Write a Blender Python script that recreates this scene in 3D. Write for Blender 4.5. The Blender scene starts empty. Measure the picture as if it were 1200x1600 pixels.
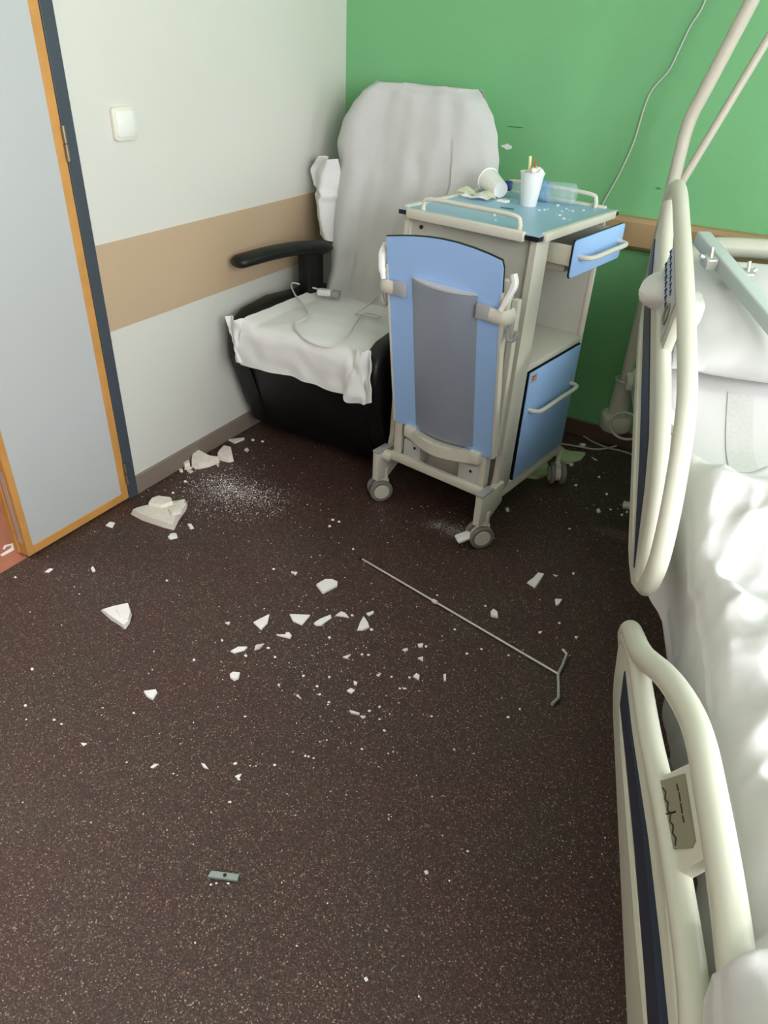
import bpy, bmesh, math, random
from mathutils import Vector, Matrix, noise

S = bpy.context.scene
COL = S.collection
R = math.radians

# ------------------------------------------------------------------ camera
FPX = 1133.9
CAM = Vector((1.795, -2.8077, 1.4))
_r = Vector((0.86424168, 0.50144555, 0.0404806))
_u = Vector((-0.30772501, 0.46327349, 0.8310734))
_f = Vector((-0.39798447, 0.73070516, -0.5546876))
cd = bpy.data.cameras.new('camera')
cam = bpy.data.objects.new('camera', cd)
COL.objects.link(cam)
cd.sensor_fit = 'VERTICAL'
cd.sensor_height = 36.0
cd.sensor_width = 27.0
cd.lens = FPX / 1600 * 36.0
cd.clip_start = 0.02
cam.matrix_world = Matrix(((_r.x, _u.x, -_f.x, CAM.x), (_r.y, _u.y, -_f.y, CAM.y), (_r.z, _u.z, -_f.z, CAM.z), (0, 0, 0, 1)))
S.camera = cam

# ------------------------------------------------------------------ world, daylight, exposure
w = bpy.data.worlds.new('sky'); S.world = w
w.use_nodes = True
bg = w.node_tree.nodes['Background']
bg.inputs[0].default_value = (0.80, 0.90, 1.0, 1)
bg.inputs[1].default_value = 2.0

WINDOWS = [(-4.60, -1.90, 0.95, 2.60), (-1.22, -0.22, 0.85, 2.30)]     # y0, y1, z0, z1 in the right-hand wall
WIN_X = 3.55
def area(name, loc, rot, sx, sy, power, col):
    l = bpy.data.lights.new(name, 'AREA'); l.shape = 'RECTANGLE'; l.size = sx; l.size_y = sy
    l.energy = power; l.color = col
    o = bpy.data.objects.new(name, l); COL.objects.link(o)
    o.location = loc; o.rotation_euler = rot
    return o
for (y0, y1, z0, z1), pw in zip(WINDOWS, (148, 16)):
    area('daylight', (WIN_X + 0.12, (y0 + y1) / 2, (z0 + z1) / 2), (0, R(90), 0), z1 - z0, y1 - y0, pw, (0.985, 0.985, 1.0))
sun = bpy.data.lights.new('sun', 'SUN'); sun.energy = 0.7; sun.angle = R(3); sun.color = (1.0, 0.97, 0.9)
so = bpy.data.objects.new('sun', sun); COL.objects.link(so)
so.rotation_euler = Vector((-0.80, -0.10, -0.50)).to_track_quat('-Z', 'Y').to_euler()

S.view_settings.view_transform = 'Standard'
S.view_settings.look = 'None'
S.view_settings.exposure = 0.0
S.view_settings.gamma = 1.0
S.view_settings.use_curve_mapping = False
S.cycles.max_bounces = 8
S.cycles.diffuse_bounces = 5
S.cycles.caustics_reflective = False
S.cycles.caustics_refractive = False
S.cycles.sample_clamp_indirect = 6.0

# ------------------------------------------------------------------ helpers
def lin(c):
    return tuple(((v / 255) / 12.92 if v / 255 <= 0.04045 else (((v / 255) + 0.055) / 1.055) ** 2.4) for v in c)

def mat(name, col, rough=0.5, metal=0.0, var=0.04, vscale=8.0, bump=0.0, bscale=60.0, trans=0.0, ior=1.45, spec=0.5, coat=0.0, sheen=0.0):
    m = bpy.data.materials.new(name); m.use_nodes = True
    nt = m.node_tree; N = nt.nodes; L = nt.links
    b = N['Principled BSDF']
    tc = N.new('ShaderNodeTexCoord')
    nz = N.new('ShaderNodeTexNoise'); nz.inputs['Scale'].default_value = vscale; nz.inputs['Detail'].default_value = 4
    L.new(tc.outputs['Object'], nz.inputs['Vector'])
    cr = N.new('ShaderNodeValToRGB')
    c = lin(col)
    cr.color_ramp.elements[0].position = 0.3; cr.color_ramp.elements[1].position = 0.7
    cr.color_ramp.elements[0].color = tuple(max(0, v * (1 - var)) for v in c) + (1,)
    cr.color_ramp.elements[1].color = tuple(min(1, v * (1 + var)) for v in c) + (1,)
    L.new(nz.outputs['Fac'], cr.inputs['Fac']); L.new(cr.outputs['Color'], b.inputs['Base Color'])
    b.inputs['Roughness'].default_value = rough; b.inputs['Metallic'].default_value = metal
    b.inputs['Transmission Weight'].default_value = trans; b.inputs['IOR'].default_value = ior
    b.inputs['Specular IOR Level'].default_value = spec
    b.inputs['Coat Weight'].default_value = coat
    b.inputs['Sheen Weight'].default_value = sheen
    if bump:
        n2 = N.new('ShaderNodeTexNoise'); n2.inputs['Scale'].default_value = bscale; n2.inputs['Detail'].default_value = 5
        L.new(tc.outputs['Object'], n2.inputs['Vector'])
        bp = N.new('ShaderNodeBump'); bp.inputs['Strength'].default_value = bump; bp.inputs['Distance'].default_value = 0.01
        L.new(n2.outputs['Fac'], bp.inputs['Height']); L.new(bp.outputs['Normal'], b.inputs['Normal'])
    return m

def V(*a): return Vector(a)

def finish(bm, name, m, parent=None, smooth=35, off=None):
    """turn a bmesh into ONE object; off = frame offset subtracted from the coordinates"""
    if off is not None:
        bmesh.ops.translate(bm, verts=bm.verts, vec=-Vector(off))
    bmesh.ops.recalc_face_normals(bm, faces=bm.faces)
    me = bpy.data.meshes.new(name); bm.to_mesh(me); bm.free()
    me.materials.append(m)
    if smooth:
        for p in me.polygons: p.use_smooth = True
        me.set_sharp_from_angle(angle=R(smooth))
    o = bpy.data.objects.new(name, me); COL.objects.link(o)
    if parent: o.parent = parent
    return o

def tag(o, label, cat, group=None, kind=None):
    if label: o['label'] = label
    if cat: o['category'] = cat
    if group: o['group'] = group
    if kind: o['kind'] = kind
    return o

def empty(name, loc, rz, label, cat, group=None):
    o = bpy.data.objects.new(name, None); COL.objects.link(o); o.location = loc; o.rotation_euler = (0, 0, rz)
    o.empty_display_size = 0.1
    return tag(o, label, cat, group)

def box(bm, lo, hi, bev=0.0, seg=2, M=None):
    lo = Vector(lo); hi = Vector(hi)
    vs = [bm.verts.new((x, y, z)) for x in (lo.x, hi.x) for y in (lo.y, hi.y) for z in (lo.z, hi.z)]
    fs = [(0, 1, 3, 2), (4, 6, 7, 5), (0, 4, 5, 1), (2, 3, 7, 6), (0, 2, 6, 4), (1, 5, 7, 3)]
    F = [bm.faces.new([vs[i] for i in f]) for f in fs]
    allv = vs
    if bev:
        es = list({e for f in F for e in f.edges})
        res = bmesh.ops.bevel(bm, geom=es, offset=bev, segments=seg, profile=0.5, affect='EDGES')
        allv = list({v for f in res['faces'] for v in f.verts} | {v for v in vs if v.is_valid})
    if M is not None:
        bmesh.ops.transform(bm, matrix=M, verts=allv)
    return bm

def catmull(P, n=6, closed=False):
    P = [Vector(p) for p in P]; out = []
    N = len(P)
    rng = range(N) if closed else range(N - 1)
    for i in rng:
        if closed:
            p0, p1, p2, p3 = P[(i - 1) % N], P[i], P[(i + 1) % N], P[(i + 2) % N]
        else:
            p1, p2 = P[i], P[i + 1]
            p0 = P[i - 1] if i > 0 else p1 * 2 - p2
            p3 = P[i + 2] if i + 2 < N else p2 * 2 - p1
        for k in range(n):
            t = k / n
            out.append(0.5 * ((2 * p1) + (p2 - p0) * t + (2 * p0 - 5 * p1 + 4 * p2 - p3) * t * t + (-p0 + 3 * p1 - 3 * p2 + p3) * t ** 3))
    if not closed: out.append(P[-1])
    return out

def tube(bm, path, r, seg=12, closed=False, sx=1.0, sy=1.0, up=None):
    """swept tube; r = number or list; sx, sy scale the section across / along 'up'"""
    path = [Vector(p) for p in path]; n = len(path)
    rs = r if isinstance(r, (list, tuple)) else [r] * n
    rings = []
    ref = Vector(up) if up else Vector((0, 0, 1))
    prev = None
    for i, p in enumerate(path):
        if closed: t = path[(i + 1) % n] - path[(i - 1) % n]
        else: t = path[min(i + 1, n - 1)] - path[max(i - 1, 0)]
        if t.length < 1e-9: t = Vector((0, 0, 1))
        t.normalize()
        if prev is None:
            a = ref if abs(ref.dot(t)) < 0.95 else Vector((1, 0, 0))
            nrm = (a - t * a.dot(t)).normalized()
        else:
            nrm = prev - t * prev.dot(t)
            nrm = nrm.normalized() if nrm.length > 1e-6 else t.orthogonal().normalized()
        prev = nrm
        bi = t.cross(nrm)
        rings.append([bm.verts.new(p + (nrm * math.cos(q) * sy + bi * math.sin(q) * sx) * rs[i]) for q in (2 * math.pi * k / seg for k in range(seg))])
    m = n if closed else n - 1
    for i in range(m):
        A, B_ = rings[i], rings[(i + 1) % n]
        for k in range(seg):
            bm.faces.new((A[k], A[(k + 1) % seg], B_[(k + 1) % seg], B_[k]))
    if not closed:
        bm.faces.new(rings[0][::-1]); bm.faces.new(rings[-1])
    return bm

def prism(bm, poly, f0, f1, bev=0.0, seg=2):
    """poly = list of (u, v); f0, f1 map (u, v) to the two end caps"""
    A = [bm.verts.new(f0(*p)) for p in poly]; B_ = [bm.verts.new(f1(*p)) for p in poly]
    F = [bm.faces.new(A[::-1]), bm.faces.new(B_)]
    n = len(poly)
    for i in range(n):
        F.append(bm.faces.new((A[i], A[(i + 1) % n], B_[(i + 1) % n], B_[i])))
    if bev:
        es = list(set(F[0].edges) | set(F[1].edges))
        bmesh.ops.bevel(bm, geom=es, offset=bev, segments=seg, profile=0.5, affect='EDGES')
    return bm

def lathe(bm, prof, M=None, seg=20):
    """prof = list of (radius, z)"""
    rings = []
    M = M or Matrix.Identity(4)
    for r, z in prof:
        if r < 1e-6: rings.append([bm.verts.new(M @ Vector((0, 0, z)))])
        else: rings.append([bm.verts.new(M @ Vector((r * math.cos(2 * math.pi * k / seg), r * math.sin(2 * math.pi * k / seg), z))) for k in range(seg)])
    for A, B_ in zip(rings, rings[1:]):
        for k in range(seg):
            if len(A) == 1 and len(B_) == 1: continue
            if len(A) == 1: bm.faces.new((A[0], B_[(k + 1) % seg], B_[k]))
            elif len(B_) == 1: bm.faces.new((A[k], A[(k + 1) % seg], B_[0]))
            else: bm.faces.new((A[k], A[(k + 1) % seg], B_[(k + 1) % seg], B_[k]))
    return bm

def grid(bm, fn, nu, nv, thick=0.0):
    G = [[bm.verts.new(fn(i / nu, j / nv)) for i in range(nu + 1)] for j in range(nv + 1)]
    F = []
    for j in range(nv):
        for i in range(nu):
            F.append(bm.faces.new((G[j][i], G[j][i + 1], G[j + 1][i + 1], G[j + 1][i])))
    if thick:
        bmesh.ops.recalc_face_normals(bm, faces=F)
        nrm = {}
        for row in G:
            for v in row:
                n = Vector((0, 0, 0))
                for f in v.link_faces: f.normal_update(); n += f.normal
                nrm[v] = n.normalized() if n.length > 1e-9 else Vector((0, 0, 1))
        K = [[bm.verts.new(v.co - nrm[v] * thick) for v in row] for row in G]
        for j in range(nv):
            for i in range(nu): bm.faces.new((K[j][i], K[j + 1][i], K[j + 1][i + 1], K[j][i + 1]))
        for i in range(nu):
            bm.faces.new((G[0][i], K[0][i], K[0][i + 1], G[0][i + 1])); bm.faces.new((G[nv][i], G[nv][i + 1], K[nv][i + 1], K[nv][i]))
        for j in range(nv):
            bm.faces.new((G[j][0], G[j + 1][0], K[j + 1][0], K[j][0])); bm.faces.new((G[j][nu], K[j][nu], K[j + 1][nu], G[j + 1][nu]))
    return bm

def axis_m(p, d):
    """matrix whose +Z runs along d from p"""
    q = Vector(d).to_track_quat('Z', 'Y')
    return Matrix.Translation(Vector(p)) @ q.to_matrix().to_4x4()

def nz(x, y, z=0.0, s=1.0): return noise.noise(Vector((x * s, y * s, z)))

def on_floor(px, py, z=0.0):
    """where a sight line meets the horizontal plane at height z"""
    d = (px - 600) / FPX * _r - (py - 800) / FPX * _u + _f
    return CAM + d * ((z - CAM.z) / d.z)

# ------------------------------------------------------------------ materials
M_wall = mat('wall_paint', (213, 212, 203), 0.7, var=0.012, vscale=2, bump=0.05, bscale=120)
M_band = mat('tan_band', (192, 167, 138), 0.6, var=0.02, vscale=3)
M_green = mat('green_paint', (120, 184, 128), 0.55, var=0.035, vscale=2.2, bump=0.05, bscale=90)
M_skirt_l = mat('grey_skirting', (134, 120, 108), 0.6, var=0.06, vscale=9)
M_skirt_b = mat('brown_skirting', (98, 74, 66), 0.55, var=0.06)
M_rail_tan = mat('tan_bumper', (176, 146, 108), 0.5, var=0.02)
M_front_bounce = mat('front_wall_bounce_tone', (190, 174, 154), 0.5, var=0.06)  # tone invented for the unseen front wall, to set how much light it bounces
M_ceil = mat('ceiling_white', (225, 225, 220), 0.8, var=0.01)
M_orange = mat('orange_wood', (200, 146, 80), 0.45, var=0.08, vscale=14)
M_glass = mat('frosted_panel', (188, 190, 190), 0.45, var=0.015, vscale=2)
M_jamb = mat('slate_jamb', (66, 74, 82), 0.5, var=0.05, vscale=12)
M_steel = mat('steel', (206, 204, 198), 0.34, metal=0.6, var=0.05)
M_brass = mat('dull_hinge', (140, 130, 112), 0.4, metal=0.8, var=0.1, vscale=40)
M_red = mat('terracotta_floor', (180, 116, 92), 0.4, var=0.12, vscale=5)
M_switch = mat('switch_plastic', (236, 236, 230), 0.3, var=0.005)
M_switch2 = mat('switch_rim', (222, 222, 206), 0.35, var=0.005)
M_black = mat('black_vinyl', (14, 13, 14), 0.45, var=0.15, vscale=12, bump=0.06, bscale=220)
M_sheet = mat('grey_sheet', (201, 201, 200), 0.85, var=0.02, vscale=5, bump=0.12, bscale=45, sheen=0.1)
M_white = mat('white_linen', (226, 225, 224), 0.85, var=0.015, vscale=5, bump=0.12, bscale=40, sheen=0.1)
M_bedlinen = mat('bed_linen', (214, 213, 212), 0.85, var=0.012, vscale=4, bump=0.15, bscale=30, sheen=0.1)
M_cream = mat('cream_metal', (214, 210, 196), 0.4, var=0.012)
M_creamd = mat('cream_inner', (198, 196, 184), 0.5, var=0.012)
M_greyp = mat('grey_plastic', (164, 166, 168), 0.45, var=0.02)
M_greypanel = mat('grey_brushed_panel', (156, 166, 182), 0.36, metal=0.3, var=0.03, vscale=6)
M_boxgrey = mat('box_grey', (192, 194, 192), 0.45, var=0.02)
M_capgrey = mat('plate_cap_grey', (196, 196, 198), 0.4, var=0.01)
M_blue = mat('blue_laminate', (160, 197, 246), 0.38, var=0.01)
M_bluetop = mat('blue_laminate_top', (152, 188, 214), 0.38, var=0.015)
M_dark = mat('black_edge', (22, 24, 30), 0.4, var=0.05)
M_hole = mat('dark_interior', (60, 58, 54), 0.7, var=0.05)
M_tyre = mat('grey_tyre', (128, 126, 122), 0.6, var=0.04)
M_bedpl = mat('bed_plastic', (206, 206, 190), 0.38, var=0.01)
M_navy = mat('navy_stripe', (38, 46, 66), 0.45, var=0.05)
M_navytext = mat('navy_print', (36, 62, 120), 0.5)
M_blacktext = mat('black_print', (34, 32, 26), 0.5)
M_panelgrey = mat('label_grey', (140, 138, 116), 0.4, var=0.02)
M_iconpanel = mat('icon_panel', (188, 196, 198), 0.35, var=0.02)
M_plaster = mat('plaster', (236, 228, 216), 0.9, var=0.06, vscale=40, bump=0.3, bscale=90)
M_flake = mat('paint_flake', (246, 242, 240), 0.75, var=0.03, vscale=40)
M_greenflake = mat('green_flake', (186, 196, 150), 0.7, var=0.08, vscale=30)
M_cup = mat('cup_plastic', (238, 238, 234), 0.35, var=0.005)
M_cable = mat('cable_white', (206, 206, 200), 0.45, var=0.01)
M_cableg = mat('cable_grey', (172, 168, 160), 0.5, var=0.01)
M_capblue = mat('cap_blue', (24, 62, 150), 0.35, var=0.02)
M_bottle = mat('clear_plastic', (226, 240, 250), 0.06, var=0.0)
M_bottle.node_tree.nodes['Principled BSDF'].inputs['Alpha'].default_value = 0.22
M_blabel = mat('bottle_label', (120, 170, 214), 0.3, var=0.2, vscale=60)
M_blabel.node_tree.nodes['Principled BSDF'].inputs['Alpha'].default_value = 0.5
M_orangep = mat('orange_plastic', (214, 104, 34), 0.4)
M_yellow = mat('pale_yellow', (236, 234, 170), 0.4)
M_paper = mat('crumpled_paper', (230, 226, 226), 0.8, var=0.04, vscale=60)
M_peel = mat('pale_peel', (222, 222, 196), 0.6, var=0.05, vscale=30)
M_pole = mat('beige_pole', (198, 192, 176), 0.4, var=0.02)
M_bar = mat('pale_grey_bar', (196, 206, 204), 0.35, var=0.01)
M_base = mat('bed_undercarriage', (96, 96, 94), 0.5, var=0.05)
M_frame = mat('window_frame', (232, 232, 230), 0.4)
M_sticker = mat('sticker', (206, 170, 170), 0.5, var=0.2, vscale=120)

# the speckled floor covering
def floor_mat():
    m = bpy.data.materials.new('speckled_carpet'); m.use_nodes = True
    nt = m.node_tree; N = nt.nodes; L = nt.links
    b = N['Principled BSDF']; b.inputs['Roughness'].default_value = 0.52; b.inputs['Specular IOR Level'].default_value = 0.5
    tc = N.new('ShaderNodeTexCoord')
    vo = N.new('ShaderNodeTexVoronoi'); vo.inputs['Scale'].default_value = 430
    L.new(tc.outputs['Object'], vo.inputs['Vector'])
    sp = N.new('ShaderNodeSeparateColor'); L.new(vo.outputs['Color'], sp.inputs['Color'])
    cr = N.new('ShaderNodeValToRGB'); e = cr.color_ramp
    cols = [(0.0, (42, 29, 27)), (0.45, (62, 45, 42)), (0.8, (78, 58, 53)), (0.93, (100, 82, 74)), (0.98, (134, 116, 106)), (1.0, (178, 162, 150))]
    e.elements[0].position = 0.0; e.elements[0].color = lin(cols[0][1]) + (1,)
    e.elements[1].position = 1.0; e.elements[1].color = lin(cols[-1][1]) + (1,)
    for p, c in cols[1:-1]:
        q = e.elements.new(p); q.color = lin(c) + (1,)
    L.new(sp.outputs['Red'], cr.inputs['Fac'])
    # broad blotches, redder and browner
    n = N.new('ShaderNodeTexNoise'); n.inputs['Scale'].default_value = 5; n.inputs['Detail'].default_value = 3
    L.new(tc.outputs['Object'], n.inputs['Vector'])
    c2 = N.new('ShaderNodeValToRGB')
    c2.color_ramp.elements[0].position = 0.35; c2.color_ramp.elements[0].color = (1.06, 0.84, 0.82, 1)
    c2.color_ramp.elements[1].position = 0.65; c2.color_ramp.elements[1].color = (0.98, 1.0, 0.88, 1)
    L.new(n.outputs['Fac'], c2.inputs['Fac'])
    mx = N.new('ShaderNodeMix'); mx.data_type = 'RGBA'; mx.blend_type = 'MULTIPLY'; mx.inputs[0].default_value = 1.0
    L.new(cr.outputs['Color'], mx.inputs[6]); L.new(c2.outputs['Color'], mx.inputs[7])
    L.new(mx.outputs[2], b.inputs['Base Color'])
    n3 = N.new('ShaderNodeTexNoise'); n3.inputs['Scale'].default_value = 240; n3.inputs['Detail'].default_value = 3
    L.new(tc.outputs['Object'], n3.inputs['Vector'])
    bp = N.new('ShaderNodeBump'); bp.inputs['Strength'].default_value = 0.35; bp.inputs['Distance'].default_value = 0.003
    L.new(n3.outputs['Fac'], bp.inputs['Height']); L.new(bp.outputs['Normal'], b.inputs['Normal'])
    return m
M_floor = floor_mat()

# ------------------------------------------------------------------ the setting
RX, RY, RZ = 3.55, -5.8, 2.8           # room runs x 0..RX, y RY..0
T = 0.12
DY1, DY0, DZ = -1.345, -2.95, 2.12     # door opening (with frame) in the left wall
def struct(name, bm, m, parent=None, smooth=0):
    o = finish(bm, name, m, parent, smooth); 
    if not parent: o['kind'] = 'structure'
    return o

bm = bmesh.new(); box(bm, (0, RY, -0.05), (RX, 0, 0)); floor = struct('floor', bm, M_floor)
bm = bmesh.new(); box(bm, (-1.9, RY, -0.055), (-0.0005, 0.0, -0.004)); struct('floor_corridor', bm, M_red)
bm = bmesh.new(); box(bm, (-1.9, RY, RZ), (RX + T, T, RZ + 0.1)); struct('ceiling', bm, M_ceil)
bm = bmesh.new()
box(bm, (-T, DY1, -0.05), (0, 0, RZ)); box(bm, (-T, RY, -0.05), (0, DY0, RZ)); box(bm, (-T, DY0, DZ), (0, DY1, RZ))
wl = struct('wall_left', bm, M_wall)
bm = bmesh.new(); box(bm, (0.0, DY1, 0.585), (0.003, -0.0005, 0.841)); finish(bm, 'painted_band', M_band, wl, 0)
bm = bmesh.new(); box(bm, (0.0, RY, 0.585), (0.003, DY0, 0.841)); finish(bm, 'painted_band', M_band, wl, 0)
bm = bmesh.new(); box(bm, (-T, 0, -0.05), (RX + T, T, RZ)); wb = struct('wall_back', bm, M_green)
bm = bmesh.new(); box(bm, (-1.9, RY - T, -0.05), (RX + T, RY, RZ)); struct('wall_front', bm, M_front_bounce)
bm = bmesh.new()
yprev = RY
for y0, y1, z0, z1 in WINDOWS:
    box(bm, (RX, yprev, -0.05), (RX + T, y0, RZ)); yprev = y1
    box(bm, (RX, y0, -0.05), (RX + T, y1, z0)); box(bm, (RX, y0, z1), (RX + T, y1, RZ))
box(bm, (RX, yprev, -0.05), (RX + T, 0, RZ))
struct('wall_right', bm, M_wall)
bm = bmesh.new(); box(bm, (-2.0, RY, -0.05), (-1.9, T, RZ)); struct('wall_corridor', bm, M_wall)
bm = bmesh.new(); box(bm, (-1.9, 0.0, -0.05), (-T, T, RZ)); struct('wall_corridor_end', bm, M_wall)
# windows
fw = 0.05
for n_, (y0, y1, z0, z1) in enumerate(WINDOWS):
    bm = bmesh.new()
    box(bm, (RX + 0.02, y0, z0), (RX + 0.08, y1, z0 + fw)); box(bm, (RX + 0.02, y0, z1 - fw), (RX + 0.08, y1, z1))
    for yy in ((y0, (y0 + y1) / 2 - fw / 2, y1 - fw) if n_ == 0 else (y0, y1 - fw)): box(bm, (RX + 0.02, yy, z0 + fw), (RX + 0.08, yy + fw, z1 - fw))
    struct('window_%d' % (n_ + 1), bm, M_frame)
# skirting
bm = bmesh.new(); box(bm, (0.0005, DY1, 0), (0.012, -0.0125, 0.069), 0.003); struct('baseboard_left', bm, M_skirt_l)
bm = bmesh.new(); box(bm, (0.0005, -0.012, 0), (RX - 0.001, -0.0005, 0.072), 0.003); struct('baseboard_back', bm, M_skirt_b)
# bumper rail along the green wall
bm = bmesh.new()
prism(bm, [(-0.0005, 0.776), (-0.030, 0.778), (-0.042, 0.79), (-0.042, 0.868), (-0.030, 0.88), (-0.0005, 0.882)], lambda u, v: V(0.004, u, v), lambda u, v: V(RX - 0.001, u, v))
tr = struct('trim_bumper', bm, M_rail_tan, smooth=40)
# chipped spots on the green wall
def chip(cx, cz, w_, h_, seed, m=M_flake):
    random.seed(seed); bm = bmesh.new(); n = 11
    pts = [(cx + w_ * math.cos(2 * math.pi * k / n) * random.uniform(.55, 1.1), cz + h_ * math.sin(2 * math.pi * k / n) * random.uniform(.5, 1.1)) for k in range(n)]
    prism(bm, pts, lambda u, v: V(u, -0.0015, v), lambda u, v: V(u, 0.001, v))
    return finish(bm, 'chipped_paint', m, wb, 0)
chip(0.709, 1.054, 0.024, 0.010, 3)
M_scuff = mat('scuff', (70, 140, 78), 0.6)
chip(0.73, 1.12, 0.035, 0.0025, 5, M_scuff); chip(1.275, 0.98, 0.012, 0.004, 7, M_scuff)

# ------------------------------------------------------------------ door: jamb, fixed leaf
bm = bmesh.new(); box(bm, (-T, -1.385, 0), (0.012, DY1, DZ), 0.002); box(bm, (-T, DY0, 0), (0.012, DY0 + 0.04, DZ), 0.002); box(bm, (-T, DY0 + 0.04, DZ - 0.04), (0.012, -1.385, DZ), 0.002)
struct('trim_door_frame', bm, M_jamb)
door = bpy.data.objects.new('door_1', None); COL.objects.link(door); door.location = (0, -1.586, 0); door['kind'] = 'structure'
doff = (0, -1.586, 0)
LX0, LX1 = -0.030, 0.010
yA, yB = -1.790, -1.3855
def dpart(name, lo, hi, m, bev=0.0015, parent=None):
    bm = bmesh.new(); box(bm, lo, hi, bev, 1); return finish(bm, name, m, parent or door, 30, doff)
dpart('stile', (LX0, -1.4135, 0.006), (LX1, yB, 2.07), M_orange)
dpart('stile', (LX0, yA, 0.006), (LX1, -1.768, 2.07), M_orange)
dpart('bottom_rail', (LX0, -1.768, 0.006), (LX1, -1.4135, 0.035), M_orange)
dpart('top_rail', (LX0, -1.768, 2.04), (LX1, -1.4135, 2.07), M_orange)
dpart('door_panel', (LX0 + 0.004, -1.768, 0.035), (LX1 - 0.0025, -1.4135, 2.04), M_glass, 0)
dpart('rebate_strip', (LX0 - 0.022, yA - 0.004, 0.006), (LX0, yA + 0.012, 2.07), M_orange)
for z0, z1 in ((1.07, 1.155), (0.062, 0.145)):
    bm = bmesh.new()
    for a, b in ((z0, (z0 + z1) / 2 - 0.001), ((z0 + z1) / 2 + 0.001, z1)):
        tube(bm, [V(0.014, -1.384, a), V(0.014, -1.384, b)], 0.0065, 10)
    finish(bm, 'hinge', M_brass, door, 40, doff)
# bolt recess on the free edge
dpart('edge_bolt_plate', (LX0 + 0.008, yA - 0.0015, 0.05), (LX0 + 0.026, yA + 0.001, 0.30), M_steel, 0)
# white streak on the corridor floor
bm = bmesh.new()
pa = on_floor(2, 868, -0.003); pb = on_floor(21, 850, -0.003)
tube(bm, [pa, (pa + pb) / 2 + V(0.01, 0.012, 0), pb, pb + V(-0.012, -0.02, 0), (pa + pb) / 2 + V(-0.012, -0.004, 0)], [0.006, 0.009, 0.008, 0.006, 0.004], 6, sy=0.3)
tag(finish(bm, 'plaster_smear', M_flake, None, 40), 'white plaster smear on the terracotta floor beyond the door', 'plaster')
# unseen glowing box, added to light the corridor floor and the doorway
bm = bmesh.new(); box(bm, (-1.3, -2.6, RZ - 0.05), (-0.6, -1.9, RZ - 0.0005), 0.01)
M_added_glow = bpy.data.materials.new('added_corridor_glow'); M_added_glow.use_nodes = True
M_added_glow.node_tree.nodes['Principled BSDF'].inputs['Emission Color'].default_value = (1, 0.95, 0.88, 1)
M_added_glow.node_tree.nodes['Principled BSDF'].inputs['Emission Strength'].default_value = 16.0
tag(finish(bm, 'added_glow_box', M_added_glow, None, 30), 'added glowing box out of view that lights the corridor behind the door', 'lamp')

# ------------------------------------------------------------------ light switch
sw = empty('light_switch', (0, -1.17, 1.145), 0, 'white square light switch on the cream wall beside the door', 'switch')
def rrect(w_, h_, r_, n=5):
    out = []
    for cx, cy, a0 in ((w_ - r_, h_ - r_, 0), (-w_ + r_, h_ - r_, 90), (-w_ + r_, -h_ + r_, 180), (w_ - r_, -h_ + r_, 270)):
        for k in range(n + 1):
            a = R(a0 + 90 * k / n); out.append((cx + r_ * math.cos(a), cy + r_ * math.sin(a)))
    return out
bm = bmesh.new(); prism(bm, rrect(0.041, 0.042, 0.011), lambda u, v: V(0.0005, u, v), lambda u, v: V(0.011, u, v), 0.003); finish(bm, 'frame_plate', M_switch2, sw)
bm = bmesh.new(); prism(bm, rrect(0.031, 0.032, 0.006), lambda u, v: V(0.008, u, v), lambda u, v: V(0.0145 + 0.05 * v * 0.05, u, v), 0.001); finish(bm, 'rocker', M_switch, sw)

# ------------------------------------------------------------------ recliner chair
CH = V(0.40, -0.55, 0)
chair = empty('recliner_chair', CH, 0, 'black vinyl recliner chair draped with sheets in the room corner', 'chair')
bm = bmesh.new()
prism(bm, [(-0.70, 0.03), (-0.755, 0.06), (-0.815, 0.25), (-0.865, 0.40), (-0.865, 0.455), (-0.83, 0.485), (-0.36, 0.485), (-0.30, 0.40), (-0.28, 0.03)],
      lambda u, v: V(0.135, u, v), lambda u, v: V(0.625, u, v), 0.012, 2)
finish(bm, 'base', M_black, chair, 40, CH)
bm = bmesh.new(); box(bm, (0.14, -0.855, 0.455), (0.62, -0.38, 0.505), 0.02, 3); finish(bm, 'seat_cushion', M_black, chair, 40, CH)
sidep = [(-0.70, 0.05), (-0.765, 0.075), (-0.785, 0.15), (-0.812, 0.23), (-0.862, 0.36), (-0.878, 0.42), (-0.868, 0.475), (-0.835, 0.515), (-0.79, 0.534), (-0.65, 0.546), (-0.4, 0.52), (-0.26, 0.50), (-0.22, 0.05)]
for x0, x1 in ((0.055, 0.134), (0.626, 0.69)):
    bm = bmesh.new(); prism(bm, sidep, lambda u, v: V(x0, u, v), lambda u, v: V(x1, u, v), 0.022, 4)
    finish(bm, 'side_panel', M_black, chair, 50, CH)
# back
def back_y(z): return -0.40 + (z - 0.5) * 0.27
bm = bmesh.new()
prism(bm, [(-0.40, 0.46), (back_y(1.12), 1.12), (back_y(1.12) + 0.03, 1.165), (back_y(1.12) + 0.08, 1.15), (-0.27, 0.46)], lambda u, v: V(0.175 + (0.06 if v > 1 else 0), u, v), lambda u, v: V(0.655 - (0.04 if v > 1 else 0), u, v), 0.02, 3)
finish(bm, 'backrest', M_black, chair, 50, CH)
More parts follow.
